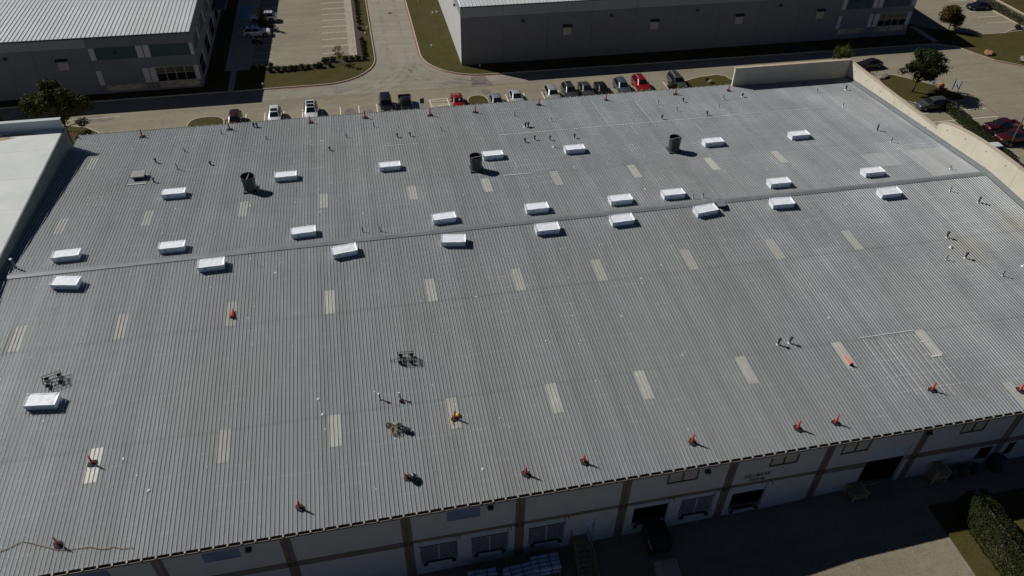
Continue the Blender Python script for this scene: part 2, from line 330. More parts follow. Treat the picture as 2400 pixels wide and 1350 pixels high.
ORD = ['first', 'second', 'third', 'fourth', 'fifth', 'sixth', 'seventh', 'eighth', 'ninth', 'tenth', 'eleventh', 'twelfth', 'thirteenth', 'fourteenth', 'fifteenth', 'sixteenth', 'seventeenth', 'eighteenth', 'nineteenth', 'twentieth']

# ------------------------------------------------------------------ ground, road, lawns, kerbs
XL, XR, YF, YB, ZR, SL = -34.62, 69.08, -30.5, 29.9, 9.2, 0.060937
YW = -30.3                                                # outer face of the dock wall
def rz(y): return ZR - SL * abs(y)
def apron_z(x):
    P = [(-400, -1.6), (-1, -1.55), (8, -1.26), (16, -1.2), (25, -0.9), (30, -0.85), (34, -0.42), (41.6, -0.15), (46, 0), (400, 0)]
    for (a, za), (b, zb) in zip(P, P[1:]):
        if a <= x <= b: return za + (zb - za) * (x - a) / (b - a)
    return 0
g = MB(); g.sheet([(-400, -30.25), (400, -30.25), (400, 500), (-400, 500)], 0.0); structure(g.build('ground', 'concrete'))
g = MB(); xs = [-400, -60, -20, -1, 8, 16, 20, 25, 30, 34, 38, 41.6, 46, 80, 400]
for a, b in zip(xs, xs[1:]):
    g.add([(a, -300, apron_z(a)), (b, -300, apron_z(b)), (b, -30.25, apron_z(b)), (a, -30.25, apron_z(a))], [(0, 1, 2, 3)])
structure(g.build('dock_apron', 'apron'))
g = MB(); road = [(2.95, 200)] + [(2.95, 64)] + arc(-6.05, 63.9, 9.0, 0, -90, 12)[1:] + [(-6.05, 54.9), (-80, 54.5), (-80, 51.0), (110, 51.0), (107, 54), (20.6, 54.4)] + arc(20.6, 64.4, 10.0, 270, 180, 12)[1:] + [(10.6, 200)]
g.sheet(road[::-1], 0.004); structure(g.build('road', 'road'))

def island(name, poly, z=0.13, m='grass', kerb=True, w=0.18, red=False):
    g = MB(); g.prism(poly, 0.0, z); structure(g.build(name, m))
    if kerb:
        k = MB(); k.wall_strip(poly + [poly[0]], w, 0.0, z + 0.025); structure(k.build('kerb', 'kerb'))
def oval(cx, cy, rx, ry, n=28): return [(cx + rx * math.copysign(abs(math.cos(2 * math.pi * i / n)) ** 0.75, math.cos(2 * math.pi * i / n)), cy + ry * math.copysign(abs(math.sin(2 * math.pi * i / n)) ** 0.75, math.sin(2 * math.pi * i / n))) for i in range(n)]
west = [(-90, 54.65), (-6.05, 55.05)] + arc(-6.05, 63.9, 8.85, -90, 0, 12)[1:] + [(2.8, 150), (-0.05, 150), (-0.05, 65.6), (-5.8, 65.6), (-5.9, 63.1), (-16.8, 63.1), (-17.6, 63.1), (-17.6, 62.4), (-21.6, 62.4), (-21.6, 150), (-90, 150)]
island('lawn', west, kerb=False)
east = [(20.6, 54.55), (104, 53.9), (107.3, 52.1), (108.6, 49), (110.3, 45.7), (113.9, 42.6), (122, 38.8), (160, 31), (160, 57), (128, 57.6), (120.6, 56.2), (115.3, 56.4), (108.2, 60.4), (104.5, 64), (104.5, 150), (10.75, 150), (10.75, 64.4)] + arc(20.6, 64.4, 9.85, 180, 270, 12)[1:-1]
island('lawn', east, kerb=False)
k = MB(); kp = [(-90, 54.6), (-6.05, 54.97)] + arc(-6.05, 63.9, 8.93, -90, 0, 12)[1:] + [(2.88, 150)]; k.wall_strip(kp, 0.16, 0, 0.155)
kq = [(10.68, 150), (10.68, 64.4)] + arc(20.6, 64.4, 9.92, 180, 270, 12)[1:] + [(20.6, 54.48), (104, 53.85), (107.25, 52.05), (108.55, 48.95), (110.25, 45.62), (113.85, 42.5), (122, 38.7), (160, 30.9)]
k.wall_strip(kq, 0.16, 0, 0.155)
for p in ([(-0.05, 150), (-0.05, 65.6), (-5.8, 65.6), (-5.9, 63.1), (-16.8, 63.1)], [(160, 57.05), (128, 57.65), (120.6, 56.26), (115.3, 56.45), (108.2, 60.45), (104.5, 64)]): k.wall_strip(p, 0.16, 0, 0.15)
structure(k.build('kerb', 'kerb'))
k = MB(); k.strip([(-14, 54.42), (-6.05, 54.74)] + arc(-6.05, 63.9, 9.16, -90, 0, 12)[1:] + [(3.11, 120)], 0.16, 0.010)
k.strip([(10.45, 120), (10.45, 64.4)] + arc(20.6, 64.4, 10.15, 180, 270, 12)[1:] + [(24, 54.2)], 0.16, 0.010)
k.strip([(113.6, 42.25), (110.0, 45.5), (108.3, 48.8)], 0.14, 0.010); k.strip([(96.9, 34), (96.7, 27), (96.5, 20)], 0.12, 0.010); k.strip([(25, 47.3), (52, 47.6)], 0.07, 0.010)
structure(k.build('kerb_marking', 'kerb_red'))
# bare kerb ends, planting beds and walks
island('planting_bed', [(0.0, 65.7), (1.5, 65.7), (1.5, 120), (0.0, 120)], 0.15, 'mulch', False)
island('planting_bed', [(-15.6, 60.4), (-4.2, 60.7), (-4.2, 62.6), (1.7, 62.6), (1.7, 65.6), (-0.1, 65.6), (-0.1, 64.2), (-5.6, 64.2), (-5.7, 62.2), (-15.6, 62.0)], 0.15, 'mulch', False)
g = MB(); g.box((-1.35, 65.72, 0), (-0.0, 120, 0.10)); g.box((-20.6, 54.7, 0), (-19.7, 62.4, 0.145)); g.box((-21.6, 62.4, 0), (-17.5, 120, 0.12)); g.box((104.2, 54.5, 0), (105.4, 62, 0.145))
structure(g.build('footpath', 'walk'))
island('traffic_island', oval(-22.9, 44.1, 2.6, 2.7)); island('traffic_island', oval(17.6, 44.4, 1.65, 2.7))
island('traffic_island', [(52.0, 41.5), (51.9, 45.8), (52.6, 46.7), (55.1, 47.6), (58.6, 48.0), (59.9, 47.2), (60.4, 45.6), (60.4, 41.5)])
island('traffic_island', [(-46, 41.5), (-46, 47.5), (-42.6, 47.5), (-39.5, 46.4), (-37.6, 44.6), (-36.6, 42.6), (-36.4, 41.5)])
island('traffic_island', [(84.9, 33.7), (86.3, 32.9), (91.1, 32.6), (95.0, 32.7), (95.2, 34.9), (93.2, 38.3), (90.4, 41.2), (88.4, 43.1), (86.2, 43.3), (84.9, 41.6), (84.3, 38.0)])
island('traffic_island', [(-16.9, 79.4), (-14.1, 79.6), (-13.7, 80.2), (-14.0, 81.6), (-16.9, 81.7)], 0.12, 'mulch')
island('traffic_island', [(121.3, 56.7), (126.5, 58.4), (140, 58.6), (140, 57.9), (121.8, 56.5)], 0.16, 'mulch')
g = MB(); g.box((-34, 30.4, 0), (69, 36, 0.13)); structure(g.build('lawn', 'grass'))
g = MB(); g.box((-34, 36.0, 0), (69, 41.3, 0.14)); structure(g.build('footpath', 'walk'))
island('lawn', [(126.6, 58.7), (129.2, 58.7), (131, 150), (126.9, 150)], 0.12, 'grass'); island('lawn', [(131.6, 58.7), (160, 58.7), (160, 150), (133, 150)], 0.12, 'grass')
fl = [(42.45, -33.3), (70, -33.3), (70, -90), (42.3, -90), (42.3, -39.5)]
g = MB(); g.prism(fl[::-1], -0.4, 0.12); structure(g.build('lawn', 'grass'))

# painted markings
g = MB(); W = 0.13
def line(x0, y0, x1, y1, w=W, z=0.012): g.strip([(x0, y0), (x1, y1)], w, z)
for x in (-17.35, -14.6, -11.86, -9.1, -6.27, -3.52, -0.72, 2.02, 4.8, 7.5, 22.29, 25.2, 28.13, 30.9, 33.6, 36.4, 39.1, 41.9, 46.0, 48.78): line(x, 41.5, x, 47.0)
y = 64.4
for i in range(20):
    yy = 67.35 + 3.015 * i; line(-5.82, yy, -1.0, yy)
for yy in (66.2, 69.3, 72.4, 75.4, 84.5, 90.6, 93.6, 96.6): line(-19.3, yy, -14.2, yy)
line(-19.4, 64.5, -19.4, 78.5, 0.08)
for yy in (29.8, 27.0, 24.25, 21.5): line(84.4, yy, 89.0, yy); line(91.2, yy, 96.4, yy)
for yy in (73.4, 70.4, 67.4, 64.4, 61.4): line(121.0, yy, 126.3, yy)
line(-46, 49.3, -35.5, 49.3, 0.09)
# access aisle
for a in ((10.2, 47.05, 13.0, 47.15), (10.2, 47.1, 10.32, 42.4), (12.98, 47.15, 13.1, 42.4)): line(*a, 0.14)
for yy in (46.6, 45.6, 44.6, 43.6): line(10.28, yy - 0.05, 13.0, yy - 0.35, 0.12)
structure(g.build('parking_marking', 'paint'))
def access_symbol(cx, cy, s=1.0, back=True):
    if back:
        b = MB(); b.sheet([(cx - s, cy - s), (cx + s, cy - s), (cx + s, cy + s), (cx - s, cy + s)], 0.010); structure(b.build('parking_marking', 'blue'))
    b = MB(); b.strip(arc(cx - 0.1 * s, cy - 0.3 * s, 0.42 * s, 120, 400, 14), 0.13 * s, 0.015)
    b.strip([(cx - 0.2 * s, cy + 0.5 * s), (cx - 0.15 * s, cy - 0.15 * s), (cx + 0.35 * s, cy - 0.15 * s), (cx + 0.6 * s, cy - 0.65 * s)], 0.13 * s, 0.016)
    b.sheet(arc(cx - 0.2 * s, cy + 0.7 * s, 0.13 * s, 0, 330, 10), 0.015)
    structure(b.build('parking_marking', 'paint'))
access_symbol(7.6, 45.6, 0.95); access_symbol(-15.2, 88.6, 0.85)
b = MB(); b.sheet([(-21.0, 85.9), (-19.2, 85.9), (-19.2, 92.0), (-21.0, 92.0)], 0.128); structure(b.build('parking_marking', 'blue'))
def text_mesh(body, size, shear=0.0, extrude=0.0, bold=0.0):
    cu = bpy.data.curves.new('lettering', 'FONT'); cu.body = body; cu.size = size; cu.shear = shear; cu.extrude = extrude; cu.offset = bold
    cu.space_character = 1.12; cu.align_x = 'CENTER'; o = bpy.data.objects.new('lettering', cu); col.objects.link(o)
    dg = bpy.context.evaluated_depsgraph_get(); me = bpy.data.meshes.new_from_object(o.evaluated_get(dg))
    bpy.data.objects.remove(o); bpy.data.curves.remove(cu); return me
me = text_mesh('NO PARKING', 0.45, 0, 0, 0.012); me.materials.clear(); me.materials.append(M['paint'])
structure(put('parking_marking', me, None, (11.65, 44.78, 0.014)))
# stains and a saw-cut line on the drive
g = MB()
def blob(cx, cy, rx, ry, n=18, z=0.009, rot=0):
    P = []
    for i in range(n):
        a = 2 * math.pi * i / n; r = 1 + 0.28 * noise.noise(Vector((cx + 2 * math.cos(a), cy + 2 * math.sin(a), 3)))
        x, y2 = rx * r * math.cos(a), ry * r * math.sin(a); P.append((cx + x * math.cos(rot) - y2 * math.sin(rot), cy + x * math.sin(rot) + y2 * math.cos(rot)))
    g.sheet(P, z)
g.sheet([(17.9, 54.1), (20.2, 54.1), (21.2, 50.2), (17.5, 50.4)], 0.009); blob(19.4, 48.4, 0.7, 1.0)
blob(15.6, 49.9, 0.35, 0.12); g.strip([(15.2, 53.2), (15.55, 51.5), (15.6, 49.9)], 0.10, 0.0095)
for cx, cy, rx, ry in ((-2.1, 44.9, .9, 1.3), (0.7, 44.2, .8, 1.2), (-39, 49, 3, 1)): blob(cx, cy, rx, ry)
structure(g.build('pavement_stain', 'stain'))
g = MB()
g.strip([(-30, 49.35), (-16, 49.75), (-8, 50.3), (0, 50.35), (4, 50.9), (9, 50.4), (16, 50.6), (26, 50.45), (40, 50.7)], 0.07, 0.0085)
structure(g.build('pavement_crack', 'stain')); g = MB()
for i in range(4):
    g.strip(arc(-7.2, 63.4, 12.2 + 1.5 * i, -88 + 3 * i, -14 + 5 * i, 18), 0.5, 0.0105 + 0.0006 * i); g.strip(arc(22.0, 64.6, 12.6 + 1.3 * i, 268 - 3 * i, 200 - 3 * i, 18), 0.45, 0.0108 + 0.0006 * i)
g.strip([(5.4, 58), (5.2, 70), (5.3, 95)], 0.6, 0.0098); g.strip([(8.3, 58), (8.4, 70), (8.2, 95)], 0.6, 0.0098)
for i in range(5): g.strip([(-30, 51.7 + 0.75 * i), (-5, 51.8 + 0.7 * i), (20, 51.4 + 0.7 * i), (50, 51.6 + 0.6 * i)], 0.55, 0.0090 + 0.0002 * i)
structure(g.build('tyre_mark', 'film'))

# ------------------------------------------------------------------ the warehouse
wh = thing('warehouse', 'long warehouse with ribbed grey metal roof and cream dock wall', 'warehouse')
NP = 113; PW = (XR - XL) / NP; RP = PW / 3
def panel_mesh(ylist, name, top=0.0, h=0.048, m='roof', zoff=0.0):
    """one roof sheet three ribs wide; ylist = strip limits from ridge to eave"""
    b = MB(); prof = []
    for j in range(3):
        x = j * RP; prof += [(x - 0.036, 0), (x - 0.014, h), (x + 0.014, h), (x + 0.034, 0)]
        for q in (0.36, 0.64): prof += [(x + q * RP - 0.012, 0), (x + q * RP, 0.006), (x + q * RP + 0.012, 0)]
    prof.append((3 * RP - 0.036, 0))
    n = len(prof)
    for i in range(len(ylist) - 1):
        y0, y1 = ylist[i], ylist[i + 1]
        if i < len(ylist) - 2: y1 += math.copysign(0.15, y1 - y0)
        lift = 0.010 if i < len(ylist) - 2 else 0.0
        P = [(x, y0, rz(y0) + z + zoff) for x, z in prof] + [(x, y1, rz(y1) + z + lift + zoff) for x, z in prof]
        F = [(k, k + 1, n + k + 1, n + k) if y1 < y0 else (k + 1, k, n + k, n + k + 1) for k in range(n - 1)]
        b.add(P, F)
    me = b.mesh(name, m)
    if m == 'roof':
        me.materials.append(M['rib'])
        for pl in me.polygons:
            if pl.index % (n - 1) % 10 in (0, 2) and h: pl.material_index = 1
    return me
pf = panel_mesh([-0.02, -9.75, -20.9, YF], 'roof_panel'); pb = panel_mesh([0.02, 9.75, 20.25, YB], 'roof_panel')
for k in range(NP):
    for me in (pf, pb): put('roof_panel', me, wh, (XL + 0.04 + k * PW, 0, 0))
# yellowed translucent sheets, three ribs wide, lying flush among the metal ones
PATCH = [(-31.56, 21.87), (-31.54, 8.24), (-23.0, 8.22), (-13.79, 8.21), (-5.42, 8.26), (3.94, 8.18), (12.34, 8.26), (20.39, 8.26), (29.61, 8.2), (38.88, 8.2), (47.41, 8.3), (-31.15, -8.25), (-22.75, -8.25), (-13.52, -8.29), (-5.18, -8.28), (4.06, -8.3), (12.39, -8.26), (20.38, -8.3), (29.45, -8.3), (38.77, -8.25), (47.24, -8.3), (-22.42, -22.39), (-13.29, -22.38), (-5.01, -22.45), (4.09, -22.44), (12.36, -22.43), (20.08, -22.4), (29.19, -22.43), (38.2, -22.39), (46.5, -22.34), (50.66, -29.0)]
pm = {}
for i, (x, y) in enumerate(PATCH):
    me = pm.get(y)
    if me is None:
        s = 1 if y > 0 else -1; a = abs(y); me = pm[y] = panel_mesh([s * (a - 1.5), s * (a + 1.5)] if a < 28 else [-27.6, -30.45], 'translucent_panel', m='fibre', zoff=0.012)
    x0 = XL + 0.04 + RP * round((x - 0.459 - XL) / RP)
    o = put('translucent_panel', me, wh, (x0, 0, 0))
    if abs(x + 22.42) < .1 and y < -20: o.data = me.copy(); o.data.materials[0] = M['fibre_new']; o['label'] = 'cleaner white translucent panel'
for x0, x1, ya, yb in ((57.3, 61.3, 9.7, 3.7), (62.6, 68.4, 8.1, 0.6)):
    cm = panel_mesh([ya, yb], 'coated_panel', m='coat', zoff=0.007)
    for k in range(int((x1 - x0) / PW + .5)): put('coated_panel', cm, wh, (XL + 0.04 + PW * (round((x0 - XL) / PW) + k), 0, 0))
# ridge cap in overlapping lengths
b = MB(); L = PW * 3.34
prof = [(-0.40, rz(0.40) + 0.012), (-0.395, rz(0.40) + 0.058), (-0.20, rz(0.2) + 0.085), (0, ZR + 0.11), (0.20, rz(0.2) + 0.085), (0.395, rz(0.40) + 0.058), (0.40, rz(0.40) + 0.035)]
n = len(prof)
b.add([(0, y, z + 0.004) for y, z in prof] + [(L + 0.06, y, z) for y, z in prof], [(k, n + k, n + k + 1, k + 1) for k in range(n - 1)] + [(0, 1, 2, 3, 4, 5, 6)])
cap = b.mesh('ridge_cap', 'cap')
for k in range(34): put('ridge_cap', cap, wh, (XL + k * (XR - XL) / 34, 0, 0))
b = MB(); b.box((0, -0.06, -0.02), (0.10, 0.06, 0.02))
# eave gutters with a strap every third rib
for s, yy in ((-1, YF), (1, YB)):
    gz = rz(yy); b = MB(); P = [(0.0, 0.02), (0.0, -0.24), (0.26, -0.24), (0.28, -0.05), (0.255, -0.05), (0.24, -0.215), (0.02, -0.215), (0.02, 0.0)]
    P = [(yy + s * (p - 0.06), gz + z - 0.02) for p, z in P]; n = len(P)
    b.add([(XL, y, z) for y, z in P] + [(XR, y, z) for y, z in P], [(k, (k + 1) % n, n + (k + 1) % n, n + k) for k in range(n)])
    gut = b.build('gutter', 'gutter', wh)
    b = MB(); b.box((XL, min(yy + s * 0.20, yy + s * 0.225), gz - 0.085), (XR, max(yy + s * 0.20, yy + s * 0.225), gz - 0.04)); b.build('gutter_lip', 'lip', gut)
    b = MB(); b.box((-0.06, min(yy - s * 0.03, yy + s * 0.20), gz - 0.042), (0.06, max(yy - s * 0.03, yy + s * 0.20), gz + 0.03)); st = b.mesh('gutter_strap', 'lip')
    for k in range(NP): put('gutter_strap', st, gut, (XL + 0.04 + k * PW, 0, 0))
# dabs of white sealant along fastener lines and lap seams
b = MB()
def dab(x, y, r=0.06, z=None):
    zz = rz(y) + (0.046 if z is None else z); a0 = random.random(); n = 6
    P = [(x + r * random.uniform(.7, 1.2) * math.cos(a0 + 2 * math.pi * k / n), y + r * 1.2 * random.uniform(.7, 1.2) * math.sin(a0 + 2 * math.pi * k / n)) for k in range(n)]
    b.add([(px, py, zz + 0.004 - SL * (abs(py) - abs(y))) for px, py in P] + [(x, y, zz + 0.018)], [(k, (k + 1) % n, n) for k in range(n)])
def dabrow(x0, x1, y, keep=1.0, r=0.05):
    k0 = math.ceil((x0 - XL - 0.04) / RP); k1 = int((x1 - XL - 0.04) / RP)
    for k in range(k0, k1 + 1):
        if random.random() < keep: dab(XL + 0.04 + k * RP, y + random.uniform(-.04, .04), r * random.uniform(.7, 1.25))
for x0, x1, y, kp in ((-28, -19, 27.0, .8), (-27, -18, 26.3, .8), (-28.5, -19.5, 24.9, .8), (17.3, 23.5, 27.6, .8), (17, 23, 26.6, .9), (17, 25, 25.0, .7), (-11.5, -5.2, 15.8, .95), (13, 18.5, 13.2, .9), (12.5, 21, 14.2, .5), (13.5, 20, 11.9, .8), (15.5, 21.5, 10.6, .9), (16, 22, 16.1, .7), (36.5, 48, 18.9, .7), (32, 37, 16.0, .5), (31, 36, 14.6, .5), (40, 44, 23.4, .5), (40, 44, 22.0, .5), (31, 36, 23.9, .4), (44, 50, 22.4, .5), (40.6, 47.2, -23.6, .9), (40.3, 47.4, -25.4, .95), (40.1, 47.4, -27.0, .95), (41, 46.6, -22.1, .7), (40.3, 47.2, -24.5, .2), (-4.5, 0, 14.5, .3), (3, 6, 15, .3), (-13.5, -9, -2.2, .3), (16.5, 20, 8.9, .6), (17, 20, 7.6, .6), (17, 19.5, 6.4, .5), (12, 14.5, 4.8, .4)): dabrow(x0, x1, y, kp)
for i in range(230):
    y = random.choice([random.uniform(-29, -1), random.uniform(1, 29), random.uniform(1, 29)]); dab(XL + 0.04 + RP * random.randint(2, 338), y, random.uniform(.035, .075))
for i in range(40): dab(random.uniform(-20, 60), random.uniform(-29, 28), random.uniform(.06, .12), 0.004)
o = b.build('sealant_dab', 'sealant', wh); o['kind'] = 'stuff'
# continuous sealed seams: the long one on the car-park slope and those round the painted sheet
b = MB()
def seam(x0, x1, y, w=0.10):
    b.add([(x0, y - w / 2, rz(y - w / 2) + 0.049), (x1, y - w / 2, rz(y - w / 2) + 0.049), (x1, y + w / 2, rz(y + w / 2) + 0.049), (x0, y + w / 2, rz(y + w / 2) + 0.049)], [(0, 1, 2, 3)])
x = 16.0
while x < 68.8:
    l = random.uniform(0.5, 3.0); seam(x, min(x + l, 68.8), 20.2 + random.uniform(-.02, .02), random.uniform(.05, .11)); x += l + random.uniform(.02, .25)
seam(40.8, 46.2, -20.8, .075); seam(45.9, 46.9, -23.9, .16); seam(45.9, 46.9, -22.2, .08); seam(62.5, 68.5, 8.1, .08); seam(14.6, 17.9, 10.0, .09); seam(1.9, 6.0, 19.9, .05); seam(19.9, 20.9, 9.75, .1)
def ribseam(x, y0, y1, w=0.07):
    x = XL + 0.04 + RP * round((x - XL) / RP)
    b.add([(x - w / 2, y0, rz(y0) + 0.048), (x + w / 2, y0, rz(y0) + 0.048), (x + w / 2, y1, rz(y1) + 0.048), (x - w / 2, y1, rz(y1) + 0.048)], [(0, 1, 2, 3)])
for x, y0, y1 in ((30.2, 28.5, 20.3), (36, 27, 19), (46.6, 22.5, 20.3), (41.3, 19, 16.5), (33, 19.8, 17), (20.5, 19.8, 18.6), (52.5, 12.5, 11), *[(40.9 + 0.615 * q, -21 - 0.2 * (q % 3), -26.6 - 0.5 * (q % 4)) for q in range(10)], (39.6, 14, 12.5), (16.5, 13.0, 11.5), (23, 10.6, 9.9)): ribseam(x, y0, y1)
o = b.build('seam_sealant', 'sealant', wh); o['kind'] = 'stuff'
# roof edge flashing against the parapets
b = MB()
for y0, y1 in ((YF, -0.5), (-0.5, 0.5), (0.5, YB - 0.5)):
    P = [(XR - 0.44, 0.06), (XR - 0.40, 0.07), (XR + 0.02, 0.13), (XR + 0.06, 0.40)]
    n = 4; b.add([(x, y0, rz(y0) + z) for x, z in P] + [(x, y1, rz(y1) + z) for x, z in P], [(k, k + 1, n + k + 1, n + k) for k in range(n - 1)] + [(0, n, n + 1, 1)])
b.build('edge_flashing', 'cap', wh)

# curved parapet on the far end wall, built in sections with joints between
def top_profile(y):
    if -11.9 < y < 9.7:
        u = (y + 1.1) / 10.8; return 10.15 + 1.8 * math.sqrt(max(0, 1 - u * u * 0.985))
    return 9.72
PX0, PX1 = 69.15, 69.47
cuts = [-30.3, -22, -16.2, -9.85, -3.4, 3.2, 9.7, 16.6, 23.2, 29.55]
for a, c in zip(cuts, cuts[1:]):
    a2, c2 = a + 0.012, c - 0.012; n = 14; ys = [a2 + (c2 - a2) * i / n for i in range(n + 1)]
    def tp(y): return top_profile(min(max(y, a + 0.02), c - 0.02))
    P = []
    for x in (PX0, PX1): P += [(x, y, -0.1) for y in ys] + [(x, y, tp(y)) for y in ys]
    m = n + 1; F = []
    for i in range(n):
        F += [(i, m + i, m + i + 1, i + 1), (2 * m + i, 2 * m + i + 1, 3 * m + i + 1, 3 * m + i), (m + i, 3 * m + i, 3 * m + i + 1, m + i + 1)]
    F += [(0, 2 * m, 3 * m, m), (n, m + n, 3 * m + n, 2 * m + n)]
    b = MB(); b.add(P, F); w = b.build('parapet_panel', 'stucco', wh)
    b = MB(); P = []
    for x, dz in ((PX0 - 0.05, 0.0), (PX0 - 0.05, 0.09), (PX1 + 0.10, 0.09), (PX1 + 0.10, 0.0)): P += [(x, y, tp(y) + dz + 0.004) for y in ys]
    F = []
    for i in range(n):
        for k in range(4): q = (k + 1) % 4; F.append((k * m + i, q * m + i, q * m + i + 1, k * m + i + 1))
    F += [(0, m, 2 * m, 3 * m), (n, 3 * m + n, 2 * m + n, m + n)]; b.add(P, F); b.build('coping', 'coping', w)
    for yy in (a + 1.7, c - 1.7):
        b = MB(); b.lathe([(0.06, 0), (0.06, 0.03)], 6, (0, 0, 0)); b.build('scupper_plug', 'fixture', w, loc=(PX0 - 0.005, yy, tp(yy) - 0.75), rot=(0, -math.pi / 2, 0))
b = MB(); b.box((51.3, 29.3, -0.1), (PX0 - 0.01, 29.62, 10.02)); w = b.build('parapet_panel', 'stucco', wh)
b = MB(); b.box((51.2, 29.22, 10.024), (PX0 - 0.06, 29.72, 10.12)); b.build('coping', 'coping', w)
for xx in (53.5, 57, 60.5, 64, 67.3):
    b = MB(); b.lathe([(0.06, 0), (0.06, 0.03)], 6); b.build('scupper_plug', 'fixture', w, loc=(xx, 29.295, 9.1), rot=(math.pi / 2, 0, 0))
# plain walls that close the box
b = MB(); b.box((XL - 0.2, 29.3, -0.1), (51.2, 29.6, rz(29.6) - 0.06)); b.build('wall', 'stucco', wh)

# dock wall: tilt-up panels with openings
JX = [-34.6, -26.0, -17.45, -8.95, -0.57, 7.93, 16.2, 24.85, 33.15, 41.75, 50.4, 59.0, 69.1]
DOORS = [(0.2, 3.12, 0.05, 3.0, 'gate'), (4.15, 7.08, 0.05, 3.0, 'gate'), (8.65, 11.62, 0.02, 2.98, 'gate'), (17.22, 20.18, 0.12, 3.02, 'open'), (21.2, 24.08, 0.18, 2.95, 'gate'), (25.68, 28.62, -0.25, 2.95, 'open'), (37.3, 41.02, -0.22, 5.05, 'tall')]
HOLES = [(-14.56, -12.1, 5.18, 6.36, 'louvre'), (-23.0, -20.55, 5.18, 6.36, 'louvre'), (2.44, 4.9, 5.18, 6.4, 'louvre'), (19.52, 21.94, 5.22, 6.36, 'window'), (28.07, 30.4, 5.22, 6.26, 'window'), (34.3, 36.67, 5.22, 6.4, 'window'), (45.13, 47.31, 5.28, 6.46, 'window'), (48.5, 49.7, 1.0, 2.5, 'pane'), (51.4, 52.0, 1.0, 2.5, 'pane'), (13.1, 14.05, 0.12, 2.2, 'mandoor')]
allh = [h[:4] for h in DOORS + HOLES]; WZ0, WZ1 = -1.9, rz(YW) - 0.05
for a, c in zip(JX, JX[1:]):
    a2, c2 = a + 0.012, c - 0.012
    hs = [h for h in allh if h[0] > a and h[1] < c]
    xs = sorted({a2, c2, *[h[0] for h in hs], *[h[1] for h in hs]}); zs = sorted({WZ0, WZ1, *[h[2] for h in hs], *[h[3] for h in hs]})
    b = MB()
    for x0, x1 in zip(xs, xs[1:]):
        for z0, z1 in zip(zs, zs[1:]):
            if any(h[0] <= x0 and x1 <= h[1] and h[2] <= z0 and z1 <= h[3] for h in hs): continue
            b.add([(x0, YW, z0), (x1, YW, z0), (x1, YW, z1), (x0, YW, z1)], [(0, 1, 2, 3)])
            b.add([(x0, YW + 0.24, z0), (x1, YW + 0.24, z0), (x1, YW + 0.24, z1), (x0, YW + 0.24, z1)], [(3, 2, 1, 0)])
    for h in hs:
        P = [(h[0], h[2]), (h[1], h[2]), (h[1], h[3]), (h[0], h[3])]
        for (x0, z0), (x1, z1) in zip(P, P[1:] + P[:1]): b.add([(x0, YW, z0), (x1, YW, z1), (x1, YW + 0.24, z1), (x0, YW + 0.24, z0)], [(0, 1, 2, 3)])
    for x in (a2, c2): b.add([(x, YW, WZ0), (x, YW + 0.24, WZ0), (x, YW + 0.24, WZ1), (x, YW, WZ1)], [(0, 1, 2, 3)])
    wp = b.build('wall_panel', 'cream', wh)
    # painted strips beside the joints and the belt between them
    for x0, x1 in ((a + 0.05, a + 0.36), (c - 0.36, c - 0.05)):
        b = MB(); b.box((x0, YW - 0.022, WZ0), (x1, YW - 0.002, WZ1)); b.build('pilaster_strip', 'brown', wp)
    x = a + 0.37
    segs = []; cutx = [(h[0], h[1]) for h in hs if h[2] < 2.75 and h[3] > 3.4]
    for h0, h1 in sorted(cutx): segs.append((x, h0 - 0.01)); x = h1 + 0.01
    segs.append((x, c - 0.37))
    for x0, x1 in segs:
        b = MB(); b.box((x0, YW - 0.020, 2.75 if not any(h[0] < x1 and h[1] > x0 and 2.7 < h[3] < 3.1 for h in hs) else 3.03), (x1, YW - 0.002, 3.42)); b.build('belt_course', 'brown', wp)
    for x0, x1 in ((a + 0.048, a + 0.362), (c - 0.362, c - 0.048)):
        b = MB(); b.box((x0, YW - 0.026, 2.76), (x1, YW - 0.0225, 3.41)); b.build('reveal_block', 'brown_dark', wp)
# room behind the openings, its unlit dark painted in as near-black colour
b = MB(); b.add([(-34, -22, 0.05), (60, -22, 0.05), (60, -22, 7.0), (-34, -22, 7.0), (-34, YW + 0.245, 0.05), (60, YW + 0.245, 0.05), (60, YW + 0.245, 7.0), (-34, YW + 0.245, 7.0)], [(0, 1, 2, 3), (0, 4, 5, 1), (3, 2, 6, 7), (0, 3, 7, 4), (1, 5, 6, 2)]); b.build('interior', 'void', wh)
def scissor(x0, x1, z0, z1, parent):
    mid = (x0 + x1) / 2
    for a, c in ((x0 + 0.03, mid - 0.03), (mid + 0.03, x1 - 0.03)):
        b = MB(); nx, nz = 8, 7; dx = (c - a) / nx; dz = (z1 - z0) / nz
        for i in range(nx):
            for j in range(nz):
                xa, za = a + i * dx, z0 + j * dz
                for p, q, yy in (((xa, za), (xa + dx, za + dz), 0.0), ((xa + dx, za), (xa, za + dz), 0.012)):
                    d = Vector((q[0] - p[0], q[1] - p[1])).normalized() * 0; w = 0.020
                    b.add([(p[0] - w, YW + 0.09 + yy, p[1]), (p[0] + w, YW + 0.09 + yy, p[1]), (q[0] + w, YW + 0.09 + yy, q[1]), (q[0] - w, YW + 0.09 + yy, q[1])], [(0, 1, 2, 3)])
        for xx in (a, c): b.box((xx - 0.025, YW + 0.07, z0), (xx + 0.025, YW + 0.11, z1))
        b.build('folding_gate', 'gate', parent)
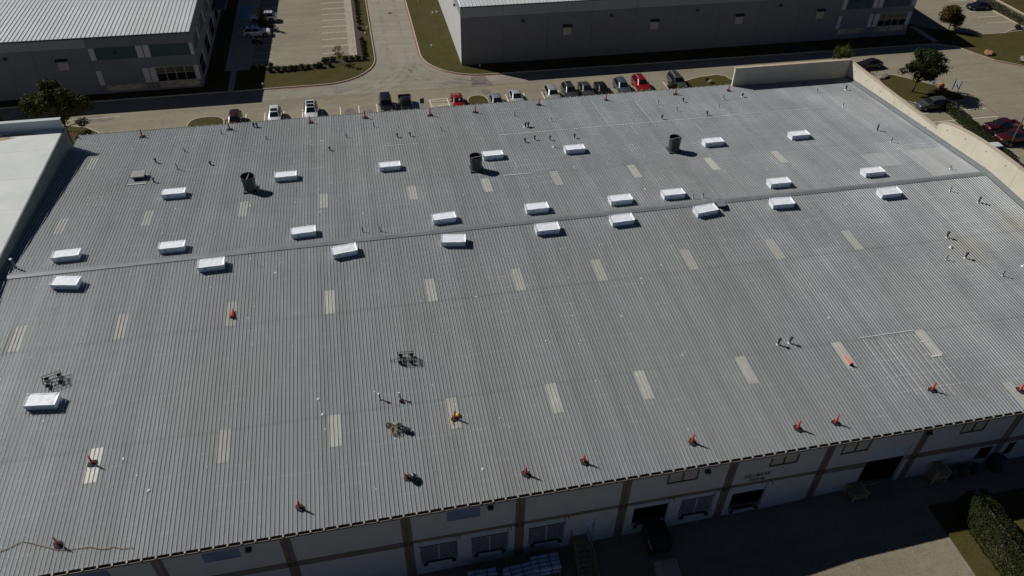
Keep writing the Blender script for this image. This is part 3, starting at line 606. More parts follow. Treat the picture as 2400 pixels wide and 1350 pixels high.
for (x0, x1, z0, z1, kind) in DOORS:
    zl = 3.2 if kind == 'tall' else z0 + 2.12
    b = MB(); n = 3 if kind != 'tall' else 4
    for i in range(n):
        h = (z1 - zl) / n; b.box((x0 + 0.02, YW + 0.13, zl + i * h + 0.01), (x1 - 0.02, YW + 0.17, zl + (i + 1) * h - 0.01))
    dd = b.build('dock_door', 'door', wh)
    if kind == 'gate': scissor(x0, x1, z0 + 0.02, zl - 0.02, dd)
    if kind != 'tall':
        for xx in (x0 + 0.35, x1 - 0.35):
            b = MB(); b.box((xx - 0.16, YW - 0.16, z0 - 0.32), (xx + 0.16, YW - 0.002, z0 - 0.06)); b.build('dock_bumper', 'rubber', dd)
        b = MB(); b.box((x0 + 0.4, YW - 0.05, z0 - 0.06), (x1 - 0.4, YW + 0.5, z0 + 0.012)); b.build('dock_leveller', 'frame', dd)
        b = MB(); b.tube([(x1 + 0.15, YW - 0.02, 3.12), (x1 + 0.15, YW - 0.30, 3.2), (x1 + 0.13, YW - 0.34, 3.05)], 0.035, 6); b.build('dock_light', 'fixture', dd)
for (x0, x1, z0, z1, kind) in HOLES:
    if kind == 'louvre':
        b = MB(); n = 12
        for i in range(n): z = z0 + (z1 - z0) * i / n; b.add([(x0, YW + 0.02, z), (x1, YW + 0.02, z), (x1, YW + 0.10, z + (z1 - z0) / n), (x0, YW + 0.10, z + (z1 - z0) / n)], [(0, 1, 2, 3)])
        b.box((x0, YW + 0.12, z0), (x1, YW + 0.14, z1)); b.build('louvre_vent', 'louvre', wh)
    elif kind == 'mandoor':
        b = MB(); b.box((x0 + 0.02, YW + 0.08, z0), (x1 - 0.02, YW + 0.13, z1 - 0.02)); dd = b.build('door', 'door', wh)
        b = MB(); b.box((x1 - 0.16, YW + 0.03, z0 + 1.0), (x1 - 0.08, YW + 0.078, z0 + 1.06)); b.build('handle', 'fixture', dd)
    else:
        b = MB(); mid = (x0 + x1) / 2
        for a in ((x0 - 0.05, x0 + 0.05, z0 - 0.05, z1 + 0.02), (x1 - 0.05, x1 + 0.05, z0 - 0.05, z1 + 0.02), (x0 + 0.052, x1 - 0.052, z0 - 0.07, z0 + 0.05)) + (((mid - 0.05, mid + 0.05, z0 + 0.052, z1),) if kind == 'window' else ()):
            b.box((a[0], YW - 0.03, a[2]), (a[1], YW + 0.06, a[3]))
        fr = b.build('window', 'frame', wh)
        for a, c in (((x0 + 0.05, mid - 0.05), (mid + 0.05, x1 - 0.05)) if kind == 'window' else ((x0 + 0.05, x1 - 0.05),)):
            b = MB(); b.box((a, YW + 0.03, z0 + 0.05), (c, YW + 0.05, z1)); b.build('pane', 'blind' if kind == 'window' else 'glass', fr)
for x, z in ((5.64, 6.2), (-11.43, 6.08), (22.64, 6.12), (41.78, 6.28)):
    b = MB(); P = [(YW - 0.003, 0.18), (YW - 0.30, 0.12), (YW - 0.34, -0.02), (YW - 0.003, -0.2)]
    b.add([(x - 0.2, y, z + h) for y, h in P] + [(x + 0.2, y, z + h) for y, h in P], [(0, 1, 2, 3), (7, 6, 5, 4), (0, 4, 5, 1), (1, 5, 6, 2), (2, 6, 7, 3)]); b.build('wall_light', 'fixture', wh)
for x in JX[3:10]:
    b = MB(); b.tube([(x, YW - 0.05, WZ1), (x, YW - 0.05, apron_z(x) + 0.2), (x + 0.05, YW - 0.25, apron_z(x) + 0.08)], 0.045, 6); b.build('downpipe', 'brown', wh)
me = text_mesh('SELLMARK', 0.66, 0.30, 0.006, 0.010); me.materials.clear(); me.materials.append(M['sticker'])
me.transform(Matrix.Diagonal((1.0, 1.0, 1.0, 1.0))); w0 = max(v.co.x for v in me.vertices) - min(v.co.x for v in me.vertices); me.transform(Matrix.Diagonal((2.36 / w0, 1, 1, 1)))
put('lettering', me, wh, (27.25, YW - 0.014, 4.10), (math.pi / 2, 0, 0))
me = text_mesh('Shipping', 0.52, 0.30, 0.006, 0.010); me.materials.clear(); me.materials.append(M['sticker'])
w0 = max(v.co.x for v in me.vertices) - min(v.co.x for v in me.vertices); me.transform(Matrix.Diagonal((1.48 / w0, 1, 1, 1)))
put('lettering', me, wh, (27.3, YW - 0.014, 3.62), (math.pi / 2, 0, 0))

# ------------------------------------------------------------------ the white-roofed wing next to it
wing = thing('neighbouring_wing', 'flat white membrane roof wing with grey parapet beside the ribbed roof', 'building')
b = MB(); b.box((-90, YF, -1.8), (XL - 0.16, 26.6, 10.10)); b.build('roof', 'tpo', wing)
b = MB(); b.box((XL - 0.155, YF, -1.8), (XL - 0.01, 26.98, 10.085)); b.build('wall', 'teal_grey', wing)
b = MB(); b.box((-90, 26.62, -0.1), (XL - 0.165, 26.97, 11.28)); w = b.build('parapet', 'blue_grey', wing)
b = MB(); b.box((-90, 26.52, 11.284), (XL - 0.10, 27.1, 11.36)); b.build('coping', 'blue_grey', w)
b = MB()
for y in (-20, -14, -8, -2, 4, 10, 16, 22): b.box((-90, y - 0.05, 10.102), (XL - 0.3, y + 0.05, 10.108))
b.build('roof_seam', 'tpo', wing)
b = MB(); b.box((XL - 0.005, 3, 9.0), (XL + 0.03, 26.9, 9.06)); b.build('flashing', 'louvre', wing)
b = MB(); g_ = random.Random(4)
for cx, cy, rx, ry in ((-42.5, 25.3, 2.6, 0.55), (-39.6, 26.0, 1.8, 0.3), (-46.5, 24.6, 2.2, 0.7)):
    P = [(cx + rx * (1 + .3 * noise.noise(Vector((cx, q, 1)))) * math.cos(q * .314), cy + ry * (1 + .5 * noise.noise(Vector((cy, q, 2)))) * math.sin(q * .314), 10.104) for q in range(20)]
    b.add(P, [tuple(range(20))])
b.build('roof_stain', 'wingstain', wing)
v = thing('roof_vent', 'small grey vent on the white membrane roof', 'vent', (-41.8, 8.4, 10.1)); b = MB(); b.lathe([(0.12, 0), (0.12, 0.35), (0.2, 0.36), (0.2, 0.5)], 10); b.build('pipe', 'pipe', v)

# ------------------------------------------------------------------ things on the roof: wrapped skylights
def skylight_cover(seed):
    rnd = random.Random(seed); L, Wd, H = 2.30, 1.10, 0.60; nx, ny = 14, 8; b = MB(); P = []
    Lt, Wt = L + 0.14, Wd + 0.12
    ph = rnd.random() * 9
    for j in range(ny + 1):
        for i in range(nx + 1):
            u, w = i / nx, j / ny; x, y = (u - .5) * Lt, (w - .5) * Wt
            e = min(u, 1 - u) * Lt; e2 = min(w, 1 - w) * Wt; ed = min(e, e2)
            z = H - 0.055 * min(1, ed / 0.16) + 0.012 * noise.noise(Vector((x * 3, y * 4, ph)))
            d = min(math.hypot(abs(x) - Lt / 2 + 0.16, abs(y) - Wt / 2 + 0.16), 1)       # folded corner pockets
            z -= 0.05 * math.exp(-(d / 0.10) ** 2) * (0.4 + 0.9 * noise.noise(Vector((round(x), round(y), ph))) ** 2 * 4)
            if abs(w - 0.5) < 0.01: z += 0.016 * (0.3 < u < 0.75)
            P.append((x, y, z + 0.012 * math.sin(5 * x + ph) * (ed < 0.05)))
    F = [(j * (nx + 1) + i, j * (nx + 1) + i + 1, (j + 1) * (nx + 1) + i + 1, (j + 1) * (nx + 1) + i) for j in range(ny) for i in range(nx)]
    top = len(P)
    ring = [i for i in range(nx + 1)] + [j * (nx + 1) + nx for j in range(1, ny + 1)] + [ny * (nx + 1) + i for i in range(nx - 1, -1, -1)] + [j * (nx + 1) for j in range(ny - 1, 0, -1)]
    n = len(ring); kx, ky = L / Lt, Wd / Wt
    for lev, (z, f) in enumerate(((0.36, 0.55), (0.12, 0.95), (-0.04, 1.0))):
        for q in ring:
            x, y, zz = P[q]; P.append((x * (1 + (kx - 1) * f) + 0.012 * noise.noise(Vector((x * 4, y * 4, ph + lev))), y * (1 + (ky - 1) * f), z + 0.01 * noise.noise(Vector((x * 3, y * 3, lev)))))
    for k in range(n): F.append((ring[(k + 1) % n], ring[k], top + k, top + (k + 1) % n))
    for lev in range(2):
        for k in range(n): a = top + lev * n; F.append((a + (k + 1) % n, a + k, a + n + k, a + n + (k + 1) % n))
    b.add(P, F); return b.mesh('cover', 'membrane')
covers = [skylight_cover(s) for s in range(5)]
b = MB(); b.box((-0.62, -0.607, 0.30), (-0.44, -0.585, 0.36)); stick = b.mesh('sticker', 'sticker')
SKY = [(-21.01, 12.36, 0), (-9.4, 13.93, 0), (2.13, 14.08, 0), (14.16, 14.53, 0), (24.0, 14.19, 0), (41.03, 12.79, 0), (52.33, 12.58, 0), (-29.18, 2.07, 1), (-19.65, 1.66, 0), (-7.3, 1.92, 3), (6.71, 1.82, 3), (16.5, 1.91, 0), (25.65, 1.86, 0), (31.62, 1.93, 0), (44.1, 2.02, -1), (55.82, 2.24, 0), (-28.29, -2.12, -11), (-15.72, -1.74, 1), (-3.46, -1.83, 8), (7.14, -2.03, -9), (16.7, -1.78, 0), (24.64, -1.67, 2), (33.88, -1.57, 7), (42.52, -1.72, -3), (55.2, -1.94, 0), (-27.26, -15.89, -7)]
for i, (x, y, a) in enumerate(SKY):
    if i < 7: lb = f'white wrapped skylight, {ORD[i]} from the white wing in the mid car-park slope row'
    elif i < 16: lb = f'white wrapped skylight, {ORD[i-7]} from the white wing along the car-park side of the ridge'
    elif i < 25: lb = f'white wrapped skylight, {ORD[i-16]} from the white wing along the dock side of the ridge'
    else: lb = 'lone white wrapped skylight beside a green cart, far from the ridge'
    t = thing('skylight', lb, 'skylight', (x, y, rz(y) + 0.03), R(a), 'white wrapped skylights on the ribbed roof')
    t.rotation_euler = (math.atan(SL) * (1 if y < 0 else -1), 0, R(a))
    put('cover', covers[i % 5], t); put('sticker', stick, t)

# exhaust stacks
def stack(x, y, lb, az):
    t = thing('exhaust_stack', lb, 'exhaust stack', (x, y, rz(y)), 0, 'round exhaust stacks on the car-park slope')
    b = MB(); b.box((-0.72, -0.72, -0.05), (0.72, 0.72, 0.22)); b.build('kerb_base', 'stack', t)
    b = MB(); b.box((-0.86, -0.95, 0.03), (0.86, 0.95, 0.05)); b.build('flashing', 'flash', t)
    b = MB(); b.lathe([(0.66, 0.222), (0.67, 0.5), (0.69, 1.1), (0.715, 1.70), (0.745, 1.78), (0.745, 1.84), (0.715, 1.84), (0.70, 1.7), (0.66, 0.9), (0.63, 0.4)], 28, cap0=False, cap1=True); b.build('drum', 'stack', t, True)
    b = MB(); b.lathe([(0.695, 1.68), (0.655, 0.92), (0.61, 0.42)], 28, cap0=False, cap1=False); b.build('lining', 'darkin', t, True)
    c, s = math.cos(az), math.sin(az); b = MB(); b.box((-0.68, -0.035, 1.62), (0.68, 0.035, 1.70), az); b.build('damper_bar', 'zinc', t)
    b = MB(); b.lathe([(0.10, 1.2), (0.10, 1.6)], 10); b.build('motor', 'pipe', t)
stack(-13.12, 12.1, 'dark round exhaust stack nearest the white-roofed wing', R(80)); stack(11.77, 11.97, 'dark round exhaust stack close beside a skylight, second of three', R(12)); stack(35.75, 12.15, 'dark round exhaust stack nearest the curved parapet', R(10))
# boxy hood on a flashing plate
t = thing('roof_hood', 'square grey ventilation hood on a flat flashing plate', 'roof hood', (-25.45, 17.3, rz(17.3)))
b = MB(); b.add([(-1.0, -1.5, 0.16), (1.0, -1.5, 0.16), (1.0, 1.4, -0.02), (-1.0, 1.4, -0.02), (-1.0, -1.5, 0.05), (1.0, -1.5, 0.05)], [(0, 1, 2, 3), (0, 4, 5, 1)]); b.build('flashing_plate', 'cap', t)
b = MB(); b.box((-0.55, -0.5, 0.05), (0.55, 0.5, 0.45)); b.build('duct', 'pipe_dark', t)
b = MB(); b.add([(-0.72, -0.72, 0.43), (0.72, -0.72, 0.43), (0.72, 0.66, 0.47), (-0.72, 0.66, 0.47), (-0.70, -0.68, 0.56), (0.70, -0.68, 0.56), (0.70, 0.62, 0.60), (-0.70, 0.62, 0.60)], [(0, 3, 2, 1), (4, 5, 6, 7), (0, 1, 5, 4), (1, 2, 6, 5), (2, 3, 7, 6), (3, 0, 4, 7)]); b.build('lid', 'greypaint', t)
b = MB(); b.box((-1.0, -1.6, 0.14), (1.0, -1.5, 0.18)); b.build('seal', 'sealant', t)
t = thing('ridge_vent_box', 'small grey box vent against the ridge beside a skylight', 'roof vent', (35.85, -0.78, rz(0.78)))
b = MB(); b.box((-0.30, -0.30, 0.0), (0.30, 0.42, 0.5)); b.build('duct', 'pipe_dark', t); b = MB(); b.add([(-0.38, -0.62, 0.40), (0.38, -0.62, 0.40), (0.38, 0.5, 0.62), (-0.38, 0.5, 0.62), (-0.38, -0.62, 0.45), (0.38, -0.62, 0.45), (0.38, 0.5, 0.67), (-0.38, 0.5, 0.67)], [(0, 3, 2, 1), (4, 5, 6, 7), (0, 1, 5, 4), (1, 2, 6, 5), (2, 3, 7, 6), (3, 0, 4, 7)]); b.build('hood', 'flash', t)

# vent pipes: A thin, C capped, B twin broad, T tall and thick, W white, K with bright ball cap
def pipe_meshes(kind, h):
    out = []
    def a(name, m, fn, smooth=False):
        b = MB(); fn(b); out.append((name, b.mesh(name, m, smooth)))
    if kind == 'A':
        a('boot', 'flash', lambda b: b.lathe([(0.15, 0.01), (0.12, 0.06), (0.06, 0.14)], 10))
        a('pipe', 'pipe_dark', lambda b: b.lathe([(0.045, 0), (0.045, h)], 8)); a('rim', 'zinc', lambda b: b.lathe([(0.065, h - 0.05), (0.065, h + 0.005)], 8))
    elif kind == 'C':
        a('boot', 'sealant' if h > 0.74 else 'flash', lambda b: b.lathe([(0.17, 0.01), (0.14, 0.05), (0.10, 0.10)], 10))
        a('pipe', 'pipe_dark', lambda b: b.lathe([(0.085, 0), (0.085, h - 0.12)], 10)); a('cap', 'pipe_dark', lambda b: b.lathe([(0.10, h - 0.2), (0.155, h - 0.15), (0.155, h - 0.06), (0.11, h - 0.02), (0.05, h)], 12), True)
    elif kind == 'B':
        a('boot', 'sealant', lambda b: b.box((-0.22, -0.25, 0.0), (0.22, 0.25, 0.06)))
        a('pipe', 'pipe_dark', lambda b: b.lathe([(0.12, 0), (0.12, h - 0.18)], 12)); a('cap', 'pipe', lambda b: b.lathe([(0.15, h - 0.22), (0.17, h - 0.2), (0.17, h - 0.05), (0.12, h)], 12), True)
    elif kind == 'T':
        a('boot', 'flash', lambda b: b.lathe([(0.22, 0.01), (0.18, 0.05), (0.13, 0.12)], 10))
        a('pipe', 'pipe', lambda b: b.lathe([(0.11, 0), (0.11, h - 0.08)], 10)); a('rim', 'zinc', lambda b: b.lathe([(0.125, h - 0.10), (0.14, h - 0.02), (0.1, h)], 10))
    elif kind == 'W':
        a('boot', 'sealant', lambda b: b.lathe([(0.2, 0.01), (0.16, 0.06), (0.09, 0.14)], 10)); a('pipe', 'pvc', lambda b: b.lathe([(0.055, 0), (0.055, h)], 8))
    else:
        a('boot', 'flash', lambda b: b.lathe([(0.16, 0.01), (0.13, 0.06), (0.07, 0.14)], 10)); a('pipe', 'pipe_dark', lambda b: b.lathe([(0.055, 0), (0.055, h - 0.1)], 8))
        a('cap', 'zinc', lambda b: b.lathe([(0.06, h - 0.16), (0.115, h - 0.1), (0.12, h - 0.04), (0.07, h)], 12), True)
    return out
PIPES = [('A', -21.39, 23.05, 0.59, 'above a capped vent, second row in from the car-park edge'), ('C', -24.24, 20.76, 0.61, 'on the way from the grey hood to the car-park edge'), ('A', -21.57, 18.57, 0.92, 'tallest near the grey hood, standing alone'), ('C', -18.06, 19.03, 0.49, 'between the grey hood and the first exhaust stack'), ('C', -23.7, 15.97, 0.6, 'directly beside the square grey hood'), ('T', -33.57, 1.36, 1.11, 'at the ridge end against the white-roofed wing'), ('A', -17.62, 27.23, 0.62, 'near the car-park edge, beside the second cone from the white wing'),
('C', -13.81, 28.36, 0.6, 'first of the close pair at the car-park edge'), ('C', -13.4, 28.34, 0.57, 'second of the close pair at the car-park edge'), ('A', -12.06, 24.59, 0.58, 'just inside the close pair at the car-park edge'), ('A', -2.5, 23.22, 0.64, 'between the white cars and the second skylight'), ('A', 1.0, 25.63, 0.71, 'near the cone behind the black vehicles'), ('C', 3.63, 22.16, 0.53, 'first of two inside the black pickup'), ('C', 5.23, 22.09, 0.53, 'second of two inside the black pickup'), ('A', 9.18, 22.92, 0.54, 'inside the hatched access aisle'), ('C', -4.55, 20.12, 0.51, 'with smeared white sealant across its base'),
('A', -1.58, 1.38, 0.63, 'first of the pair hugging the ridge near the middle'), ('A', 0.19, 1.12, 0.68, 'second of the pair hugging the ridge near the middle'), ('A', 19.1, 25.4, 0.7, 'inside the oval grass island'), ('B', 19.76, 21.89, 0.72, 'first of the joined twin broad vents'), ('B', 20.13, 21.94, 0.69, 'second of the joined twin broad vents'), ('A', 23.46, 22.97, 0.54, 'past the twin broad vents, standing alone'), ('C', 18.77, 17.8, 0.53, 'first of four in line below the white seam'), ('C', 20.09, 18.2, 0.62, 'second of four in line below the white seam'), ('C', 21.9, 17.73, 0.59, 'third of four in line below the white seam'), ('C', 25.03, 17.78, 0.56, 'fourth of four in line below the white seam'), ('W', 21.93, 15.85, 0.72, 'slim one beside the fifth skylight on the car-park slope'),
('A', 38.83, 25.34, 0.7, 'inside the blue-grey parked car'), ('A', 40.5, 23.05, 0.53, 'between the red car and the white seam'), ('C', 42.41, 25.51, 0.6, 'just inside the cone behind the green car'), ('C', 37.63, 20.9, 0.59, 'touching the long white seam above the third stack'), ('A', 33.71, 1.15, 0.63, 'first of two at the ridge past the seventh skylight'), ('A', 34.81, 1.17, 0.64, 'second of two at the ridge past the seventh skylight'), ('C', 43.87, 20.91, 0.61, 'beside the long white seam, past the third stack'), ('A', 46.43, 22.89, 0.54, 'with a white base, inside the large grass island'), ('A', 48.15, 25.21, 0.74, 'just inside the last cone before the parapet'), ('C', 51.09, 25.6, 0.55, 'in front of the straight parapet corner'),
('A', 62.09, 25.16, 0.68, 'in front of the straight parapet, toward its far end'), ('C', 66.48, 25.09, 0.64, 'in the corner where the two parapets meet'), ('A', 62.96, 19.93, 0.6, 'on the white seam near the curved parapet'), ('T', 63.17, 12.51, 0.93, 'on the car-park slope beside the curved parapet'), ('A', 62.94, 9.2, 0.69, 'halfway from the ridge, beside the short white seam'), ('A', 65.54, 1.67, 0.51, 'just above the ridge near the curved parapet'), ('A', 62.62, -2.4, 0.66, 'just below the ridge past the last skylight'), ('T', 64.49, -4.78, 0.88, 'below the ridge close to the curved parapet'),
('C', 57.27, -9.58, 0.75, 'upper of the cluster below the last skylight'), ('W', 56.68, -11.07, 0.34, 'short stub within the cluster below the last skylight'), ('A', 55.05, -12.7, 0.64, 'lowest of the cluster below the last skylight'), ('C', 57.15, -12.77, 0.75, 'with stained base in the cluster below the last skylight'), ('A', 59.17, -15.76, 0.73, 'below the cluster, toward the dock eave'), ('W', 62.14, -14.89, 0.58, 'beyond the cluster, toward the curved parapet'), ('C', 33.13, -20.24, 0.78, 'first of two uphill of the fallen cone'), ('C', 34.23, -20.24, 0.76, 'second of two uphill of the fallen cone'), ('K', -1.46, -20.07, 0.72, 'between the carts and the rope heap, standing alone'), ('K', 0.14, -20.32, 0.77, 'with a red bag at its foot')]
KN = {'A': 'thin dark vent pipe', 'C': 'short capped vent pipe', 'B': 'broad capped vent pipe', 'T': 'tall thick vent pipe', 'W': 'white vent pipe', 'K': 'ball-capped vent pipe'}
for kd, x, y, h, lb in PIPES:
    t = thing('vent_pipe', KN[kd] + ' ' + lb, 'vent pipe', (x, y, rz(y)), random.uniform(0, 6), 'vent pipes through the ribbed roof')
    t.rotation_euler = (random.uniform(-.05, .05), random.uniform(-.05, .05), random.uniform(0, 6))
    for nm, me in pipe_meshes(kd, h): put(nm, me, t)

# delineator cones with rubber bases
def cone_meshes():
    b = MB(); n = 6; b.add([(0.38 * math.cos(2 * math.pi * k / n + .5) * (1.12 if k % 3 == 0 else 1), 0.31 * math.sin(2 * math.pi * k / n + .5), z) for z in (0.0, 0.055) for k in range(n)] + [(0, 0, 0.085)], [(k, (k + 1) % n, n + (k + 1) % n, n + k) for k in range(n)] + [(n + k, n + (k + 1) % n, 2 * n) for k in range(n)]); base = b.mesh('base', 'rubber')
    b = MB(); b.lathe([(0.115, 0.06), (0.105, 0.16), (0.085, 0.5), (0.065, 0.82), (0.055, 0.88), (0.03, 0.90)], 12); body = b.mesh('body', 'orange', True)
    b = MB(); b.tube([(-0.03, 0, 0.89), (-0.06, 0, 0.97), (-0.03, 0, 1.03), (0.03, 0, 1.03), (0.06, 0, 0.97), (0.03, 0, 0.89)], 0.017, 6); hand = b.mesh('handle', 'orange', True)
    return base, body, hand
cb, cc, ch = cone_meshes()
CB = [(-34.9, 29.4, 'in the shade at the white wing corner'), (-26.98, 28.07, 'second from the white wing along the car-park edge'), (-16.73, 28.17, 'at the car-park edge below the dark red car'), (-6.83, 28.28, 'at the car-park edge below the white twin-sunroof car'), (0.05, 28.39, 'at the car-park edge before the black vehicles'), (8.34, 27.6, 'at the car-park edge below the blue access symbol'), (14.26, 27.4, 'at the car-park edge below the oval grass island'), (23.0, 28.15, 'at the car-park edge after the two silver sedans'), (32.31, 28.02, 'at the car-park edge below the dark parked cars'), (42.35, 28.09, 'at the car-park edge below the green estate car'), (50.11, 27.9, 'at the car-park edge, foot of the straight parapet')]
CF = [(-22.59, -22.25, 'on the clean white roof sheet'), (-23.63, -28.48, 'with white bands, next to the tan rope'), (-7.75, -28.67, 'at the dock eave past the rope end'), (-0.02, -27.66, 'leaning beside a black vinyl bag'), (8.59, -28.92, 'at the dock eave after the black bag'), (13.12, -28.71, 'at the dock eave, above the stairs'), (21.87, -28.5, 'at the dock eave above the dock windows'), (30.63, -28.8, 'first of the close pair at the dock eave'), (33.91, -28.85, 'second of the close pair at the dock eave'), (43.68, -27.25, 'below the white painted roof sheet'), (51.07, -28.63, 'last along the dock eave toward the curved parapet'), (4.15, -22.99, 'beside the yellow gear on a pale roof sheet')]
for i, (x, y, lb) in enumerate(CB + CF):
    t = thing('traffic_cone', 'orange delineator cone ' + lb, 'traffic cone', (x, y, rz(y) + 0.045), random.uniform(0, 3), 'orange delineator cones along the roof edges')
    t.rotation_euler = (0.0, 0.0, random.uniform(0, 3))
    put('base', cb, t); put('body', cc, t); put('handle', ch, t)
    if 'leaning' in lb: t.rotation_euler = (0.12, -0.28, 0.3)
    if 'bands' in lb:
        for z in (0.45, 0.68):
            b = MB(); b.lathe([(0.089 - 0.06 * (z - .45), z), (0.085 - 0.06 * (z - .45), z + 0.09)], 12, cap0=False, cap1=False); b.build('reflective_band', 'paint', t)
    sc = random.uniform(0.93, 1.08) if y > 0 else random.uniform(.9, 1.02); t.scale = (sc, sc, sc)
# two plain cones lying on pale roof sheets
def lying(x, y, ang, L, lb):
    t = thing('fallen_cone', lb, 'traffic cone', (x, y, rz(y) + 0.17), 0)
    t.rotation_euler = (R(-90) + 0.08, 0, R(ang))
    b = MB(); b.lathe([(0.19, 0.02), (0.18, 0.06), (0.11, L * 0.5), (0.035, L)] if L < 1 else [(0.12, 0.02), (0.11, 0.08), (0.08, L * 0.5), (0.04, L)], 14); b.build('body', 'orange', t, True)
    b = MB(); b.box((-0.17, -0.17, -0.02), (0.17, 0.17, 0.018)); b.build('base', 'orange' if L < 1.0 else 'rubber', t)
lying(-13.52, -8.85, -2, 0.95, 'orange cone lying on a pale roof sheet near the middle of the dock slope'); lying(38.3, -23.6, 6, 1.05, 'slim orange cone lying on a pale roof sheet near two capped vents')

# garden carts (tube frames, mesh beds removed)
def cart(x, y, ang, lb, back):
    t = thing('garden_cart', lb, 'cart', (x, y, rz(y) + 0.04), R(ang), 'green wheeled carts left on the roof')
    t.rotation_euler = (math.atan(SL), 0, R(ang)); Lh, Wh = 0.66, 0.36
    b = MB()
    for z in (0.36,):
        for yy in (-Wh, 0.0, Wh): b.tube([(-Lh, yy, z), (Lh, yy, z)], 0.028, 6)
        for xx in (-Lh, -0.25, 0.25, Lh): b.tube([(xx, -Wh, z), (xx, Wh, z)], 0.015, 6)
    for xx in (-Lh, Lh):
        for yy in (-Wh, Wh): b.tube([(xx, yy, 0.30), (xx, yy, 0.62)], 0.016, 6)
    for yy in (-Wh, Wh): b.tube([(-Lh - 0.06, yy, 0.62), (Lh + 0.06, yy, 0.62)], 0.026, 6)
    b.build('frame', 'green', t)
    for xx in (-Lh, Lh):
        b = MB()
        for q in (-0.3, -0.1, 0.1, 0.3): b.box((xx - 0.008, q - 0.06, 0.36), (xx + 0.008, q + 0.06, 0.61))
        b.tube([(xx, -Wh, 0.62), (xx, Wh, 0.62)], 0.02, 6); b.build('end_panel', 'green', t)
    for xx in (-0.46, 0.46):
        b = MB(); b.tube([(xx, -0.42, 0.17), (xx, 0.42, 0.17)], 0.014, 6); b.box((xx - 0.05, -0.12, 0.18), (xx + 0.05, 0.12, 0.30)); b.build('axle', 'green', t)
        for yy in (-0.42, 0.42):
            b = MB(); b.lathe([(0.07, -0.05), (0.15, -0.06), (0.175, -0.03), (0.175, 0.03), (0.15, 0.06), (0.07, 0.05)], 14); w = b.build('wheel', 'tyre', t, True, (xx, yy, 0.175), (math.pi / 2, 0, 0))
            b = MB(); b.lathe([(0.07, -0.04), (0.07, 0.04)], 10); b.build('hub', 'green', w)
    b = MB(); s = -1 if back else 1
    b.tube([(s * Lh, 0.06, 0.22), (s * (Lh + 0.66), 0.02, 0.05 if back else 0.12)], 0.014, 6); b.tube([(s * Lh, -0.06, 0.22), (s * (Lh + 0.66), -0.02, 0.05 if back else 0.12)], 0.014, 6); b.tube([(s * (Lh + 0.66), -0.13, 0.08), (s * (Lh + 0.66), 0.13, 0.08)], 0.016, 6)
    b.build('pull_handle', 'pipe_dark', t)
cart(1.0, -16.35, -6, 'green tube-frame cart standing alone mid slope', True); cart(-27.0, -13.7, 19, 'green tube-frame cart behind the lone skylight', False)

# work gear
def coil(name, lb, cat, x, y, r, turns, m, tr, squash=1.0, seed=1, dz=0.05):
    rnd = random.Random(seed); P = []
    for i in range(turns * 14):
        a = 2 * math.pi * i / 14; rr = r * (1 + 0.25 * math.sin(a * 1.37 + seed) + 0.12 * rnd.uniform(-1, 1)); P.append((rr * math.cos(a), squash * rr * math.sin(a), dz + 0.015 * (i / 14) + rnd.uniform(0, .035)))
    b = MB(); b.tube(P, tr, 5); o = b.build(name, m, None, True, (x, y, rz(y) + 0.03)); return tag(o, lb, cat)
coil('cord_coil', 'rust-red tangled cord at the end of the gear heap', 'cord', -0.98, -22.78, 0.22, 6, 'redrope', 0.014, .8, 3)
coil('webbing_coil', 'green webbing harness heaped beside the black bag', 'harness', -0.22, -22.98, 0.20, 8, 'greenrope', 0.028, .85, 5)
coil('hose_ring', 'black hose ring at the edge of the gear heap', 'hose', -0.22, -23.62, 0.17, 3, 'rubber', 0.016, 1.1, 7)
coil('rope_coil', 'tan rope tangle trailing below the green harness', 'rope', -0.68, -23.35, 0.20, 6, 'rope', 0.014, 1.9, 9)
def lump(name, lb, cat, x, y, sx, sy, sz, m, seed, rzz=0.0, cuts=(10, 7)):
    nx, ny = cuts; P = []; F = []
    for j in range(ny + 1):
        th = math.pi * j / ny
        for i in range(nx):
            a = 2 * math.pi * i / nx; v = Vector((math.sin(th) * math.cos(a), math.sin(th) * math.sin(a), math.cos(th)))
            f = 1 + 0.32 * noise.noise(v * 1.7 + Vector((seed * 3.1, 0, 0))); P.append((v.x * f * sx, v.y * f * sy, max(-0.02, sz * 0.75 + v.z * f * sz)))
    for j in range(ny):
        for i in range(nx): F.append((j * nx + i, (j + 1) * nx + i, (j + 1) * nx + (i + 1) % nx, j * nx + (i + 1) % nx))
    b = MB(); b.add(P, F); o = b.build(name, m, None, False, (x, y, rz(y) + 0.03 if abs(y) < 31 else 0), (0, 0, rzz)); return tag(o, lb, cat)
lump('tool_bag', 'black tool bag at the end of the gear heap', 'bag', 0.32, -23.55, 0.42, 0.28, 0.22, 'blackbag', 2, R(-35))
lump('vinyl_bag', 'glossy black vinyl bag beside the leaning cone', 'bag', 0.38, -27.85, 0.38, 0.44, 0.25, 'blackbag', 4, R(20), (9, 6))
lump('gear_bag', 'small dull red bag at a vent pipe foot', 'bag', 0.16, -20.62, 0.15, 0.14, 0.16, 'redp', 5)
o = lump('gear_pouch', 'yellow pouch behind the cone on a pale sheet', 'pouch', 4.42, -22.78, 0.16, 0.2, 0.14, 'yellow', 6)
b = MB(); b.tube([(0, 0, 0.06), (0.08, -0.25, 0.06), (0.18, -0.5, 0.07), (0.24, -0.62, 0.05)], 0.035, 6); tag(b.build('yellow_strap', 'yellow', None, True, (3.72, -22.95, rz(22.9) + 0.02)), 'yellow strap lying below the cone on a pale sheet', 'strap')
b = MB(); b.tube([(-0.22, -0.1, 0.06), (0.05, 0.0, 0.09), (0.3, 0.08, 0.06)], 0.035, 6); tag(b.build('hand_tool', 'pvc', None, False, (-0.5, -22.68, rz(22.7) + 0.04)), 'pale tool handle across the top of the gear heap', 'tool')
